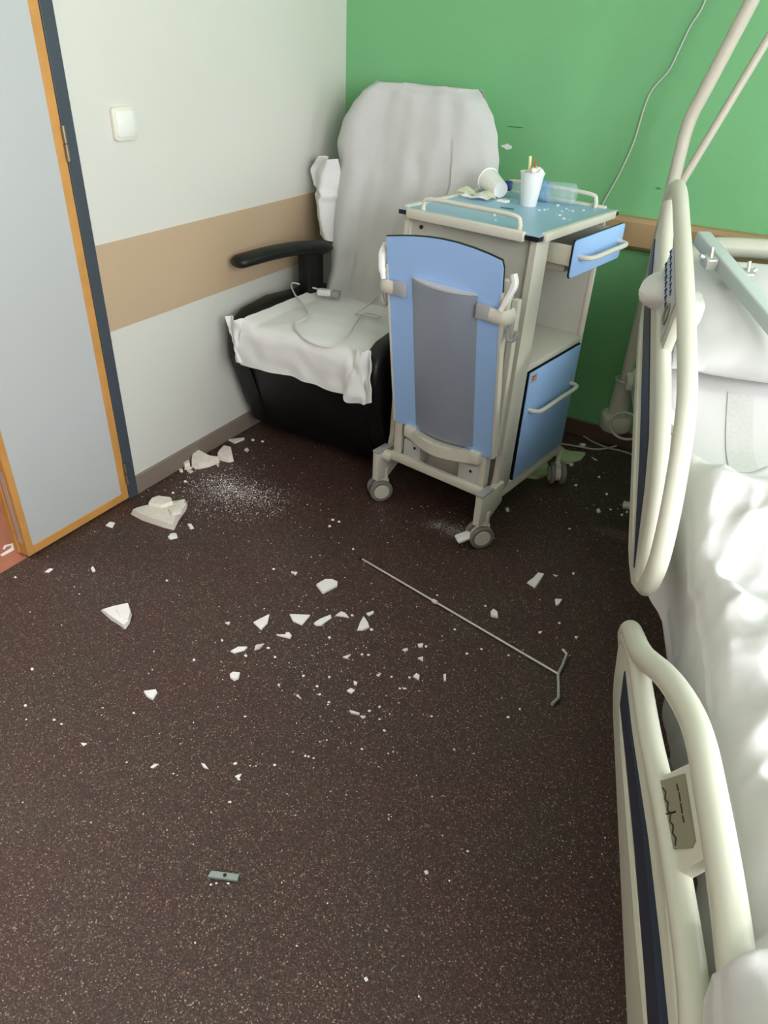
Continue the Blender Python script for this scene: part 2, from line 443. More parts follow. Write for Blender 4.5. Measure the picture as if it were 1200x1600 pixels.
# armrests
def arm(p):
    bm = bmesh.new(); tube(bm, catmull(p, 5), [0.024, 0.036] + [0.041] * 1 + [0.042] * (5 * (len(p) - 1) - 4) + [0.036, 0.02], 14, sx=1.0, sy=0.55)
    return finish(bm, 'armrest', M_black, chair, 60, CH)
arm([V(0.052, -0.800, 0.690), V(0.075, -0.745, 0.697), V(0.11, -0.65, 0.706), V(0.15, -0.53, 0.706), V(0.19, -0.40, 0.69)])
arm([V(0.70, -0.66, 0.694), V(0.69, -0.62, 0.70), V(0.67, -0.56, 0.706), V(0.64, -0.48, 0.706), V(0.61, -0.38, 0.69)])
for xx in (0.135, 0.625):
    bm = bmesh.new(); box(bm, (xx - 0.03, -0.50, 0.46), (xx + 0.03, -0.40, 0.695), 0.012, 2); finish(bm, 'arm_post', M_black, chair, 40, CH)
for xx in (0.18, 0.58):
    for yy in (-0.66, -0.34):
        bm = bmesh.new(); lathe(bm, [(0, 0), (0.022, 0), (0.022, 0.04), (0, 0.04)], Matrix.Translation(V(xx, yy, 0))); finish(bm, 'foot', M_dark, chair, 40, CH)

# sheet over the back of the chair
def lerp_tab(t, tab):
    for (a, va), (b, vb) in zip(tab, tab[1:]):
        if t <= b: 
            q = (t - a) / (b - a) if b > a else 0
            q = q * q * (3 - 2 * q) * 0.5 + q * 0.5
            return va + (vb - va) * q
    return tab[-1][1]
LEFT = [(0.47, 0.13), (0.60, 0.135), (0.80, 0.120), (0.95, 0.112), (1.03, 0.088), (1.10, 0.105), (1.16, 0.138), (1.20, 0.170), (1.22, 0.195), (1.24, 0.222)]
RIGHT = [(0.47, 0.66), (0.60, 0.69), (0.80, 0.76), (0.95, 0.79), (1.03, 0.78), (1.10, 0.755), (1.16, 0.725), (1.20, 0.690), (1.22, 0.665), (1.24, 0.635)]
def drape(u, v):
    # v 0..0.72 up the front, 0.72..0.82 over the top, rest down the back
    if v < 0.72: z = 0.50 + (v / 0.72) * 0.70; y = back_y(z) - 0.022
    elif v < 0.82:
        q = (v - 0.72) / 0.10; a = math.pi * q
        z = 1.20 + 0.038 * math.sin(a); y = back_y(1.20) - 0.022 + 0.075 * (1 - math.cos(a)) 
    else:
        q = (v - 0.82) / 0.18; z = 1.20 - 0.45 * q; y = back_y(1.20) - 0.022 + 0.15 + 0.02 * q
    front = v < 0.78
    xl, xr = lerp_tab(z, LEFT), lerp_tab(z, RIGHT)
    if not front: xl += 0.06 * min(1, (v - 0.78) / 0.06); xr -= 0.08 * min(1, (v - 0.78) / 0.06)
    x = xl + (xr - xl) * u
    drop = max(0.0, 1.20 - z) / 0.7
    # hanging folds grow downwards
    fold = 0.0
    for f_, ph, am in ((1.7, 0.5, 0.008), (3.6, 1.7, 0.006), (6.3, 0.2, 0.004), (9.0, 2.2, 0.0015)):
        fold += am * math.sin(f_ * 2 * math.pi * (u + 0.05 * math.sin(3 * z + ph)) + ph * 3)
    fold *= (0.15 + 1.1 * min(1, drop * 1.3))
    wr = 0.010 * nz(x * 5, z * 6, 1.3) + 0.006 * nz(x * 13, z * 11, 4.0)
    if z < 0.78 and front: wr += 0.014 * nz(x * 6 + 3, z * 14, 7.7) * (0.78 - z) / 0.28
    edge = abs(2 * u - 1)
    wrap = (0.085 if u < 0.5 else 0.05) * max(0, (edge - 0.72) / 0.28) ** 2.0 * (1 if front else 0)
    yy = y - (fold + wr if front else -(fold + wr) * 0.5) + wrap
    if u > 0.77 and front and z < 1.12: yy -= 0.018 * min(1, (1.12 - z) / 0.2)       # the overlapping side fold
    if front: yy = min(yy, back_y(z) - 0.006 + wrap)
    yy = min(yy, -0.02)
    return V(x, yy, z + 0.006 * nz(u * 4, 2.2) * (1 if 0.7 < v < 0.84 else 0))
DR = V(0.42, -0.3, 0.5)
sh = None
bm = bmesh.new(); grid(bm, drape, 110, 120, 0.002)
sh = finish(bm, 'chair_sheet', M_sheet, None, 60); sh.location = DR
sh.data.transform(Matrix.Translation(-DR))
tag(sh, 'pale grey sheet hanging over the tall back of the recliner chair', 'sheet')
# bunched flap at its left edge
def flap(u, v):
    z = 0.985 - 0.27 * v
    x = 0.030 + 0.13 * u + 0.075 * v * v
    if v < 0.18: x += (0.18 - v) * 0.25 * (1 - u)
    z -= 0.03 * u * v
    y = -0.285 + 0.03 * math.sin(u * 6.5 + v * 3) - 0.10 * (1 - v) * 0.2 + 0.02 * nz(u * 3, v * 4, 5)
    if 0.42 < v < 0.5: x += 0.012
    return V(max(x, 0.02), y - 0.06 * v, z)
bm = bmesh.new(); grid(bm, flap, 20, 26, 0.002)
fl = finish(bm, 'sheet_flap', M_white, sh, 60, DR)

# sheet over the seat
def seat_sheet(u, v):
    # v 0 at the back .. 0.68 at the front edge, then hanging
    x = 0.150 + 0.500 * u
    L1 = 0.46
    s_ = v * 0.625
    if s_ < L1: y, z = -0.40 - s_, 0.511
    else:
        q = s_ - L1
        rr = 0.045
        a = min(q / rr, math.pi / 2)
        y = -0.40 - L1 - rr * math.sin(a); z = 0.511 - rr * (1 - math.cos(a))
        if q > rr * math.pi / 2: z -= (q - rr * math.pi / 2) * (1 + 0.05 * math.sin(u * 9 + 1)); 
    bulge = 0.020 * math.sin(math.pi * min(1, max(0, u))) * math.sin(math.pi * min(1, v * 1.1))
    z += bulge + 0.004 * nz(x * 14, y * 14, 2)
    y += 0.006 * nz(x * 18, z * 18, 3)
    # sides slump over the side panels
    if v > 0.5: 
        k = (v - 0.5) / 0.5
        if u < 0.06: x -= 0.012 * k
        if u > 0.86:
            q = (u - 0.86) / 0.14
            z -= 0.015 * k * q; y -= 0.008 * k * math.sin(q * 6)
    if u < 0.10 and v < 0.8: z += 0.022 * (0.10 - u) / 0.10
    return V(x, y, z)
SS = V(0.38, -0.62, 0.51)
bm = bmesh.new(); grid(bm, seat_sheet, 60, 60, 0.002)
ss = finish(bm, 'seat_sheet', M_white, None, 60); ss.data.transform(Matrix.Translation(-SS)); ss.location = SS
tag(ss, 'white sheet spread over the black seat of the recliner chair', 'sheet')
def crumple(c, sx, sz, seed, top_w, bot_w, rot=0.0):
    def fn(u, v):
        wd = top_w + (bot_w - top_w) * v
        x = c[0] + sx * (u - 0.5) * wd + 0.010 * nz(u * 3, v * 3, seed) + rot * (v - .5)
        z = c[2] + sz * (0.5 - v) + 0.012 * nz(u * 3, v * 2, seed + 3) - 0.030 * v * math.sin(math.pi * u)
        y = c[1] - 0.012 * math.sin(u * 8 + seed + v * 1.5) - 0.012 * nz(u * 4, v * 4, seed + 9) - 0.018 * v
        return V(x, y, z)
    return fn
bm = bmesh.new(); grid(bm, crumple((0.125, -0.888, 0.465), 0.085, 0.125, 3, 1.0, 0.65, 0.025), 24, 24, 0.003); finish(bm, 'gathered_corner', M_white, ss, 70, SS)
bm = bmesh.new(); grid(bm, crumple((0.645, -0.892, 0.455), 0.105, 0.155, 11, 0.6, 1.1, 0.0), 28, 24, 0.003); finish(bm, 'hanging_corner', M_white, ss, 70, SS)

# finger sensor and its cable lying on the seat
SN = V(0.235, -0.475, 0.535)
sn = empty('pulse_sensor', SN, R(20), 'small white pulse sensor with thin cable on the chair seat', 'sensor')
bm = bmesh.new(); box(bm, (-0.045, -0.017, -0.006), (0.012, 0.017, 0.018), 0.007, 3); finish(bm, 'sensor_body', M_cup, sn, 50)
bm = bmesh.new(); box(bm, (0.0125, -0.016, -0.006), (0.045, 0.016, 0.016), 0.004, 2); finish(bm, 'sensor_tip', M_greyp, sn, 40)
path = [V(0.195, -0.475, 0.545), V(0.12, -0.495, 0.556), V(0.092, -0.52, 0.560), V(0.15, -0.58, 0.545), V(0.25, -0.66, 0.540), V(0.33, -0.75, 0.540), V(0.33, -0.83, 0.535), V(0.42, -0.895, 0.520), V(0.52, -0.905, 0.518), V(0.545, -0.84, 0.533), V(0.50, -0.70, 0.540), V(0.47, -0.60, 0.540), V(0.52, -0.585, 0.541), V(0.535, -0.61, 0.541), V(0.47, -0.615, 0.542), V(0.455, -0.635, 0.544), V(0.55, -0.725, 0.612), V(0.65, -0.83, 0.688), V(0.738, -0.925, 0.752)]
bm = bmesh.new(); tube(bm, catmull(path, 6), 0.0034, 6)
cab = finish(bm, 'sensor_cable', M_cable, sn, 60); cab.data.transform((Matrix.Translation(SN) @ Matrix.Rotation(R(20), 4, 'Z')).inverted())

# ------------------------------------------------------------------ bedside cabinet (local a, b, z)
CANG = R(-8.6)
CO = V(1.144, -0.956, 0)
cart = empty('bedside_cabinet', CO, CANG, 'blue and cream wheeled bedside cabinet with folded side table and open drawer', 'cabinet')
def cp(name, m, parts, parent=None, smooth=35):
    bm = bmesh.new()
    for p in parts: p(bm)
    return finish(bm, name, m, parent or cart, smooth)
def bx(lo, hi, bev=0.003, seg=2): return lambda bm: box(bm, lo, hi, bev, seg)
def tb(path, r, seg=12, **k): return lambda bm: tube(bm, path, r, seg, **k)
A0, A1, B0, B1 = -0.44, 0.0, 0.085, 0.535
ZB, ZT = 0.150, 0.945
# posts and carcass
def post(a, b0, b1): return bx((a - 0.018, b0, 0.105), (a + 0.018, b1, ZT), 0.004)
cp('post', M_cream, [lambda bm: prism(bm, [(0.035, 0.098), (0.085, 0.098), (0.155, 0.150), (0.172, ZT), (0.092, ZT), (0.075, 0.22)], lambda u, v: V(-0.018, u, v), lambda u, v: V(0.0, u, v), 0.003)])
cp('post', M_cream, [lambda bm: prism(bm, [(0.035, 0.098), (0.085, 0.098), (0.155, 0.150), (0.172, ZT), (0.092, ZT), (0.075, 0.22)], lambda u, v: V(A0, u, v), lambda u, v: V(A0 + 0.018, u, v), 0.003)])
cp('post', M_cream, [bx((A1 - 0.018, B1 - 0.012, 0.11), (A1, B1, ZT))])
cp('post', M_cream, [bx((A0, B1 - 0.012, 0.11), (A0 + 0.018, B1, ZT))])
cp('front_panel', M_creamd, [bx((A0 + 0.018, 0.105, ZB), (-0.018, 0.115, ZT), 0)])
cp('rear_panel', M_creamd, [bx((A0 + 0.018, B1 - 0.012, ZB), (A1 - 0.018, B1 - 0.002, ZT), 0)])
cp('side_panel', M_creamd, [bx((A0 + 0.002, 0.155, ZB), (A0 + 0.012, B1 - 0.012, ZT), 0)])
cp('floor_panel', M_cream, [bx((A0 + 0.012, 0.115, ZB), (A1, B1 - 0.012, ZB + 0.016), 0.001)])
cp('shelf', M_cream, [bx((A0 + 0.012, 0.115, 0.552), (A1 - 0.002, B1 - 0.012, 0.572), 0.002)])
cp('lower_beam', M_cream, [bx((A1 - 0.012, 0.10, 0.128), (A1 + 0.001, B1, 0.152), 0.002)])
cp('top_beam', M_dark, [bx((A0 + 0.018, 0.16, 0.925), (A1 - 0.10, B1 - 0.012, 0.944), 0)])
# door
dr = cp('door', M_blue, [bx((A1 - 0.010, 0.178, 0.170), (A1 + 0.004, 0.522, 0.545), 0.001)])
cp('door_edge', M_dark, [bx((A1 - 0.0105, 0.175, 0.167), (A1 + 0.0005, 0.525, 0.548), 0)], dr)
def handle(b0, b1, z, a, out): 
    p = [V(a, b0, z), V(a + out * 0.6, b0 + 0.004, z), V(a + out, b0 + 0.03, z), V(a + out, (b0 + b1) / 2, z), V(a + out, b1 - 0.03, z), V(a + out * 0.6, b1 - 0.004, z), V(a, b1, z)]
    return tb(catmull(p, 5), 0.007, 10)
cp('handle', M_cream, [handle(0.205, 0.495, 0.415, A1 + 0.003, 0.034)], dr)
cp('sticker', M_sticker, [bx((A1 + 0.003, 0.186, 0.510), (A1 + 0.0048, 0.222, 0.536), 0)], dr)
cp('sticker_text', M_blacktext, [bx((A1 + 0.004, 0.190, 0.528), (A1 + 0.0052, 0.212, 0.531), 0), bx((A1 + 0.004, 0.190, 0.520), (A1 + 0.0052, 0.206, 0.523), 0)], dr)
# drawer, pulled out
DA = 0.056
dw = cp('drawer_front', M_blue, [lambda bm: prism(bm, [(p[0] + 0.362, p[1] + 0.890) for p in rrect(0.168, 0.051, 0.012, 4)], lambda u, v: V(DA, u, v), lambda u, v: V(DA + 0.008, u, v), 0.0005)])
cp('drawer_front_edge', M_dark, [lambda bm: prism(bm, [(p[0] + 0.362, p[1] + 0.890) for p in rrect(0.1695, 0.0525, 0.013, 4)], lambda u, v: V(DA + 0.001, u, v), lambda u, v: V(DA + 0.006, u, v))], dw)
cp('handle', M_cream, [handle(0.235, 0.500, 0.892, DA + 0.007, 0.036)], dw)
cp('drawer_box', M_cream, [bx((-0.36, 0.196, 0.872), (DA, 0.206, 0.925), 0.001), bx((-0.36, 0.506, 0.872), (DA, 0.516, 0.925), 0.001), bx((-0.36, 0.206, 0.868), (DA, 0.506, 0.876), 0.001), bx((-0.37, 0.196, 0.872), (-0.36, 0.516, 0.92), 0.001), bx((-0.10, 0.215, 0.845), (DA - 0.02, 0.50, 0.868), 0.008)], dw)
# table top
cp('tabletop', M_bluetop, [bx((A0 - 0.012, 0.078, 0.950), (A1 + 0.012, 0.588, 0.9605), 0.0008, 1)])
cp('tabletop_core', M_dark, [bx((A0 - 0.0125, 0.0775, 0.9465), (A1 + 0.0125, 0.5885, 0.9585), 0)])
strips = [((A0 + 0.02, 0.068, 0.940), (A1 - 0.03, 0.088, 0.9665)), ((A0 + 0.02, 0.578, 0.940), (A1 - 0.03, 0.598, 0.9665)), ((A0 - 0.020, 0.11, 0.940), (A0 - 0.002, 0.56, 0.9665)), ((A1 + 0.002, 0.105, 0.942), (A1 + 0.020, 0.555, 0.9660))]
for lo, hi in strips: cp('edge_strip', M_cream, [bx(lo, hi, 0.004)])
for bb in (0.098, 0.570):
    a0_, a1_ = A0 + 0.062, A1 - 0.06
    p = [V(a0_, bb, 0.955), V(a0_, bb, 0.980), V(a0_ + 0.022, bb, 0.996), V((a0_ + a1_) / 2, bb, 0.998), V(a1_ - 0.022, bb, 0.996), V(a1_, bb, 0.980), V(a1_, bb, 0.955)]
    cp('guard_rail', M_cream, [tb(catmull(p, 5), 0.0065, 10)])
# lower front frame
cp('cross_bar', M_cream, [bx((A0 + 0.06, -0.006, 0.178), (-0.012, 0.014, 0.208), 0.004)])
for aa in (A0 + 0.078, -0.035):
    cp('upright', M_cream, [bx((aa - 0.016, 0.014, 0.175), (aa + 0.016, 0.046, 0.85), 0.004)])
for aa, s_ in ((A0 + 0.025, 1), (0.0, -1)):
    cp('corner_bracket', M_cream, [lambda bm: prism(bm, [(-0.035, 0.092), (0.03, 0.088), (0.10, 0.125), (0.10, 0.200), (-0.035, 0.200)], lambda u, v: V(aa - 0.013, u, v), lambda u, v: V(aa + 0.013, u, v), 0.005, 2)])
    cp('bracket_cap', M_greyp, [bx((aa - 0.0135, -0.036, 0.196), (aa + 0.0135, 0.035, 0.206), 0.003)])
cp('pivot_knob', M_cream, [lambda bm: lathe(bm, [(0, 0), (0.020, 0), (0.020, 0.022), (0.012, 0.028), (0, 0.028)], axis_m(V(A0 + 0.04, 0.0, 0.185), (1, 0, 0)))])
cp('back_plate', M_creamd, [bx((A0 + 0.09, 0.06, 0.15), (-0.05, 0.066, 0.42), 0)])
for aa in (-0.298, -0.078):
    cp('motor_box', M_boxgrey, [bx((aa - 0.035, 0.008, 0.196), (aa + 0.035, 0.055, 0.268), 0.006)])
    cp('box_screw', M_dark, [lambda bm: lathe(bm, [(0, 0), (0.005, 0), (0.005, 0.002), (0, 0.002)], axis_m(V(aa + 0.012, 0.0083, 0.248), (0, -1, 0)), 10)])
    cp('pivot_arm', M_greyp, [tb([V(aa + 0.01, 0.03, 0.262), V(aa + 0.01, 0.015, 0.300)], 0.012, 10)])
# folded side table: leans so that its top edge is nearer to the room
def leaf(a, t, d=0.0):
    """a across, t up the leaf, d out of the leaf towards the room"""
    k = Vector((0, -0.09, 0.612)).normalized(); n = Vector((0, -k.z, k.y))
    return V(a, 0.022, 0.318) + k * t + n * d
H_ = 0.612
outl = [(-0.374, 0.0), (0.004, 0.0), (0.004, H_ - 0.016)]
for k in range(9): 
    q = k / 8; outl.append((0.004 - 0.006 * (q == 0) - 0.378 * q, H_ - 0.004 + 0.026 * math.sin(math.pi * (0.08 + 0.92 * q)) * (1 - 0.0 * q)))
outl.append((-0.374, H_ - 0.02))
lf = cp('table_leaf', M_blue, [lambda bm: prism(bm, outl, lambda u, v: leaf(u, v, 0.004), lambda u, v: leaf(u, v, 0.012))])
cp('leaf_edge', M_dark, [lambda bm: prism(bm, [(u * 1.006, v * 1.003) for u, v in outl], lambda u, v: leaf(u, v, 0.002), lambda u, v: leaf(u, v, 0.0095))], lf)
for u0, u1 in ((-0.378, -0.372), (0.002, 0.010)):
    cp('leaf_rim', M_cream, [lambda bm: prism(bm, [(u0, 0.006), (u1, 0.006), (u1, 0.53), (u0, 0.53)], lambda u, v: leaf(u, v, -0.006), lambda u, v: leaf(u, v, 0.0145))], lf)
# bulged grey front plate
sec = []
for k in range(13):
    q = -1 + 2 * k / 12
    sec.append((-0.178 + 0.110 * q, 0.012 + 0.026 * (1 - abs(q) ** 2.2)))
def gplate(bm):
    prism(bm, sec, lambda u, v: leaf(u, 0.018, v), lambda u, v: leaf(u, 0.508, v))
gp = cp('grey_plate', M_greypanel, [gplate], lf, 25)
cp('plate_cap', M_capgrey, [lambda bm: prism(bm, [(u, v * 1.0 + 0.001) for u, v in sec], lambda u, v: leaf(u, 0.508, v), lambda u, v: leaf(u, 0.5135, v))], gp, 25)
# cradle under the plate
cr = []
for k in range(15):
    q = -1 + 2 * k / 14; cr.append((-0.180 + 0.140 * q, -0.040 * (0.5 + 0.5 * math.cos(math.pi * q)) ** 0.8))
cp('cradle', M_cream, [lambda bm: prism(bm, [(u, v + 0.002) for u, v in cr] + [(u, v + 0.026) for u, v in cr[::-1]], lambda u, v: V(u, v - 0.004, 0.282), lambda u, v: V(u, v - 0.004, 0.318), 0.004), bx((-0.325, -0.008, 0.285), (-0.285, 0.04, 0.325), 0.006), bx((-0.075, -0.008, 0.285), (-0.035, 0.04, 0.325), 0.006)])
cp('cradle_lip', M_creamd, [lambda bm: prism(bm, [(-0.27, -0.004), (-0.09, -0.004), (-0.11, -0.030), (-0.18, -0.040), (-0.25, -0.030)], lambda u, v: V(u, v + 0.006, 0.316), lambda u, v: V(u, v + 0.006, 0.322))])
# clamps, levers and hooks
for side in (-1, 1):
    ae = -0.374 if side < 0 else 0.004
    t_ = 0.470
    p = [leaf(ae - side * 0.030, t_, 0.022), leaf(ae + side * 0.006, t_, 0.024), leaf(ae + side * 0.024, t_, 0.012), leaf(ae + side * 0.028, t_, -0.012)]
    cp('clamp', M_cream, [lambda bm: tube(bm, catmull(p, 5), 0.019, 8, sx=1.0, sy=0.28, up=(0, -1, 0.0))])
    c0 = leaf(ae - side * 0.048, t_, 0.012)
    cp('clamp_pad', M_greyp, [bx((c0.x - 0.022, c0.y - 0.016, c0.z - 0.021), (c0.x + 0.022, c0.y + 0.004, c0.z + 0.021), 0.005)])
    q = [leaf(ae + side * 0.016, 0.575, -0.012), leaf(ae + side * 0.026, 0.555, -0.004), leaf(ae + side * 0.020, 0.525, 0.012), leaf(ae + side * 0.006, 0.490, 0.026)]
    cp('lever', M_cup, [lambda bm: tube(bm, catmull(q, 5), [0.013] * 8 + [0.011] * 5 + [0.008] * 3, 10, sx=0.8)])
    h_ = [leaf(ae + side * 0.018, 0.445, -0.006), leaf(ae + side * 0.016, 0.415, 0.000), leaf(ae + side * 0.026, 0.400, 0.002), leaf(ae + side * 0.038, 0.408, -0.002), leaf(ae + side * 0.042, 0.428, -0.006)]
    cp('hook', M_greyp, [tb(catmull(h_, 5), 0.0065, 8)])
    cp('leaf_support', M_cream, [bx((ae - side * 0.012 - 0.010, 0.034, 0.33), (ae - side * 0.012 + 0.010, 0.058, 0.80), 0.004)])
cp('panel_screw', M_dark, [lambda bm: lathe(bm, [(0, 0), (0.006, 0), (0.006, 0.003), (0, 0.003)], axis_m(V(-0.385, 0.104, 0.915), (0, -1, 0)), 10)])
# casters
def caster(c, ang, brake=False):
    M_ = Matrix.Translation(V(c[0], c[1], 0)) @ Matrix.Rotation(ang, 4, 'Z')
    rw = 0.041
    def wheel(s, rr, w0, w1): 
        return lambda bm: lathe(bm, [(0, w0), (rr - 0.004, w0), (rr, w0 + 0.004), (rr, w1 - 0.004), (rr - 0.004, w1), (0, w1)], M_ @ axis_m(V(0, 0, rw), (s, 0, 0)), 28)
    hood = cp('caster', M_cream, [lambda bm: lathe(bm, [(0, -0.010), (0.028, -0.010), (0.028, 0.010), (0, 0.010)], M_ @ axis_m(V(0, 0, rw), (1, 0, 0)), 24), lambda bm: box(bm, (-0.010, -0.012, 0.055), (0.010, 0.03, 0.082), 0.003, 2, M_), lambda bm: tube(bm, [M_ @ V(0, 0.018, 0.07), M_ @ V(0, 0.018, 0.125)], 0.010, 10)])
    for s in (-1, 1):
        wo = cp('wheel', M_tyre, [wheel(s, rw, 0.011, 0.028)], hood)
        cp('hub', M_cream, [wheel(s, 0.030, 0.024, 0.0295)], wo)
    if brake: cp('brake_pedal', M_cup, [lambda bm: box(bm, (-0.020, -0.066, 0.046), (0.020, -0.014, 0.058), 0.005, 2, M_ @ Matrix.Rotation(R(18), 4, 'X'))], hood)
    return hood
caster((-0.418, 0.0), R(-36)); caster((0.0, 0.0), R(-36), True); caster((0.005, 0.53), R(38)); caster((-0.418, 0.52), R(10))

# ------------------------------------------------------------------ things on the cabinet
CM = Matrix.Translation(CO) @ Matrix.Rotation(CANG, 4, 'Z')
ZTOP = 0.9606
def on_top(a, b, z=ZTOP): return CM @ V(a, b, z)
# standing cup
cup = empty('plastic_cup', on_top(-0.215, 0.425), 0, 'white plastic cup standing upright on the cabinet, filled with rubbish', 'cup')
def cup_mesh(bm, M_, r0=0.0235, r1=0.0355, h=0.092):
    lathe(bm, [(0, 0), (r0, 0), (r0 + 0.001, 0.002), (r1, h), (r1 + 0.0025, h + 0.001), (r1 + 0.0025, h + 0.004), (r1 - 0.001, h + 0.003), (r0 - 0.001, 0.003), (0, 0.003)], M_, 32)
bm = bmesh.new(); cup_mesh(bm, Matrix.Identity(4)); finish(bm, 'cup_body', M_cup, cup, 40)
def topthing(name, label, cat, m, bm, p, rz=0.0, smooth=40, group=None):
    o = finish(bm, name, m, None, smooth); o.location = p; o.rotation_euler = (0, 0, rz); return tag(o, label, cat, group)
base = on_top(-0.215, 0.425)
bm = bmesh.new(); tube(bm, [V(-0.006, 0.006, 0.006), V(-0.021, 0.017, 0.135)], 0.0045, 10)
topthing('drinking_straw', 'pale yellow straw sticking up out of the white cup', 'straw', M_yellow, bm, base)
bm = bmesh.new(); prism(bm, [(-0.009, 0.005), (0.009, 0.005), (0.008, 0.098), (0.004, 0.110), (0.001, 0.132), (-0.001, 0.132), (-0.003, 0.110), (-0.010, 0.098)], lambda u, v: V(u + 0.004, -0.003, v), lambda u, v: V(u + 0.004, -0.0005, v))
topthing('orange_stirrer', 'pointed orange plastic piece standing in the white cup', 'stirrer', M_orangep, bm, base, R(-10))
random.seed(4)
def crumpled(bm, r, seed):
    bmesh.ops.create_icosphere(bm, subdivisions=3, radius=r)
    for v in bm.verts:
        v.co *= 1 + 0.55 * noise.noise(v.co * (1.6 / r) + Vector((seed, 0, 0)))
        v.co.z *= 0.9
bm = bmesh.new(); crumpled(bm, 0.021, 5)
topthing('paper_wad', 'crumpled white paper wad filling the upright cup', 'paper', M_paper, bm, base + V(0.010, 0.0, 0.092), 0, 20)
# fallen cup
d0 = on_top(-0.335, 0.455); d1 = on_top(-0.415, 0.505)
ax = (V(d1.x - d0.x, d1.y - d0.y, 0)).normalized()
bm = bmesh.new(); cup_mesh(bm, Matrix.Identity(4))
fc = finish(bm, 'plastic_cup', M_cup, None, 40)
tilt = math.atan2(0.0355 + 0.0025 - 0.0235, 0.094)
axt = (ax * math.cos(tilt) + V(0, 0, 1) * math.sin(tilt)).normalized()
fc.matrix_world = axis_m(V(d0.x, d0.y, ZTOP + 0.0245), axt)
tag(fc, 'empty white plastic cup tipped over on the cabinet top', 'cup')
# bottle
b0 = on_top(-0.345, 0.497, ZTOP + 0.0325); b1 = on_top(-0.115, 0.540, ZTOP + 0.0325)
bot = bpy.data.objects.new('water_bottle', None); COL.objects.link(bot); bot.matrix_world = axis_m(b1, b0 - b1)
tag(bot, 'clear plastic water bottle with blue cap lying on the cabinet', 'bottle')
Lb = (b0 - b1).length
bm = bmesh.new()
prof = [(0, 0.004), (0.02, 0.0), (0.029, 0.006)]
for k in range(14): 
    z = 0.012 + k * 0.0085; prof.append((0.0315 - 0.0016 * (k % 2) - (0.002 if 4 < k < 9 else 0), z))
prof += [(0.031, 0.135), (0.030, 0.15), (0.025, 0.172), (0.017, 0.190), (0.0125, 0.200), (0.0125, Lb - 0.018)]
lathe(bm, prof, None, 28)
for v in bm.verts:
    if 0.02 < v.co.z < 0.14: v.co.x *= 1 + 0.12 * noise.noise(v.co * 30); v.co.y *= 1 + 0.12 * noise.noise(v.co * 30 + V(5, 0, 0))
finish(bm, 'bottle_body', M_bottle, bot, 50)
bm = bmesh.new(); lathe(bm, [(0.0312, 0.085), (0.0316, 0.087), (0.0316, 0.128), (0.0312, 0.130)], None, 28); finish(bm, 'bottle_label', M_blabel, bot, 50)
bm = bmesh.new(); lathe(bm, [(0.0125, Lb - 0.020), (0.015, Lb - 0.020), (0.0155, Lb - 0.004), (0.014, Lb), (0, Lb)], None, 24); finish(bm, 'bottle_cap', M_capblue, bot, 40)
# broken bits on the cabinet
def chunk(name, pts, th, m, label, cat, p, seed, rz=0.0, wob=0.3, group=None):
    """irregular slab: polygon pts (metres, local), thickness th"""
    random.seed(seed); bm = bmesh.new()
    n = len(pts)
    cx = sum(q[0] for q in pts) / n; cy = sum(q[1] for q in pts) / n
    bot_ = [bm.verts.new((x, y, 0)) for x, y in pts]
    top_ = [bm.verts.new((cx + (x - cx) * random.uniform(.86, .99), cy + (y - cy) * random.uniform(.86, .99), th * random.uniform(1 - wob, 1 + wob))) for x, y in pts]
    cm = bm.verts.new((cx, cy, th * random.uniform(0.9, 1.2)))
    bm.faces.new(bot_[::-1])
    for i in range(n):
        j = (i + 1) % n
        bm.faces.new((bot_[i], bot_[j], top_[j], top_[i])); bm.faces.new((top_[i], top_[j], cm))
    o = finish(bm, name, m, None, 25); o.location = p; o.rotation_euler = (0, 0, rz)
    return tag(o, label, cat, group)
def wavy(name, w_, d_, m, label, cat, p, rz, amp, seed):
    bm = bmesh.new()
    grid(bm, lambda u, v: V((u - .5) * w_ + 0.01 * nz(u * 3, v * 3, seed), (v - .5) * d_ * (0.7 + 0.5 * abs(math.sin(u * 5 + seed))), 0.004 + amp * (0.5 + 0.5 * math.sin(u * 9 + seed)) * (0.4 + 0.6 * v)), 18, 8, 0.002)
    return topthing(name, label, cat, m, bm, p, rz)
wavy('peeled_wrapper', 0.13, 0.045, M_peel, 'pale yellowish peeled wrapper lying behind the plaster on the cabinet', 'wrapper', on_top(-0.405, 0.43, ZTOP + 0.001), R(-6), 0.014, 1.0)
wavy('broken_plaster', 0.085, 0.035, M_paper, 'curled white torn flake at the left of the cabinet top', 'plaster', on_top(-0.375, 0.375, ZTOP + 0.001), R(8), 0.012, 2.0)
chunk('broken_plaster', [(-.018, -.008), (.012, -.014), (.022, .002), (.008, .013), (-.014, .010)], 0.006, M_flake, 'small white plaster chip in front of the tipped cup', 'plaster', on_top(-0.300, 0.415), 8)
bm = bmesh.new(); prism(bm, [(-0.02, 0), (0.022, 0.004), (0.022, 0.010), (-0.02, 0.006)], lambda u, v: V(u, v, 0.0003), lambda u, v: V(u, v, 0.002))
topthing('foil_strip', 'thin dark strip lying in front of the upright cup', 'strip', mat('dark_teal', (52, 92, 116), 0.4), bm, on_top(-0.235, 0.325), CANG)
random.seed(12)
bm = bmesh.new()
for k in range(26):
    a_, b_ = random.uniform(-0.42, -0.03), random.uniform(0.14, 0.54)
    if k < 12: a_, b_ = random.uniform(-0.16, -0.06), random.uniform(0.36, 0.50)
    r_ = random.uniform(0.0015, 0.0035); c = V(a_, b_, ZTOP)
    box(bm, c - V(r_, r_, 0), c + V(r_, r_ * .8, r_), 0, 1)
bmesh.ops.transform(bm, matrix=CM, verts=bm.verts)
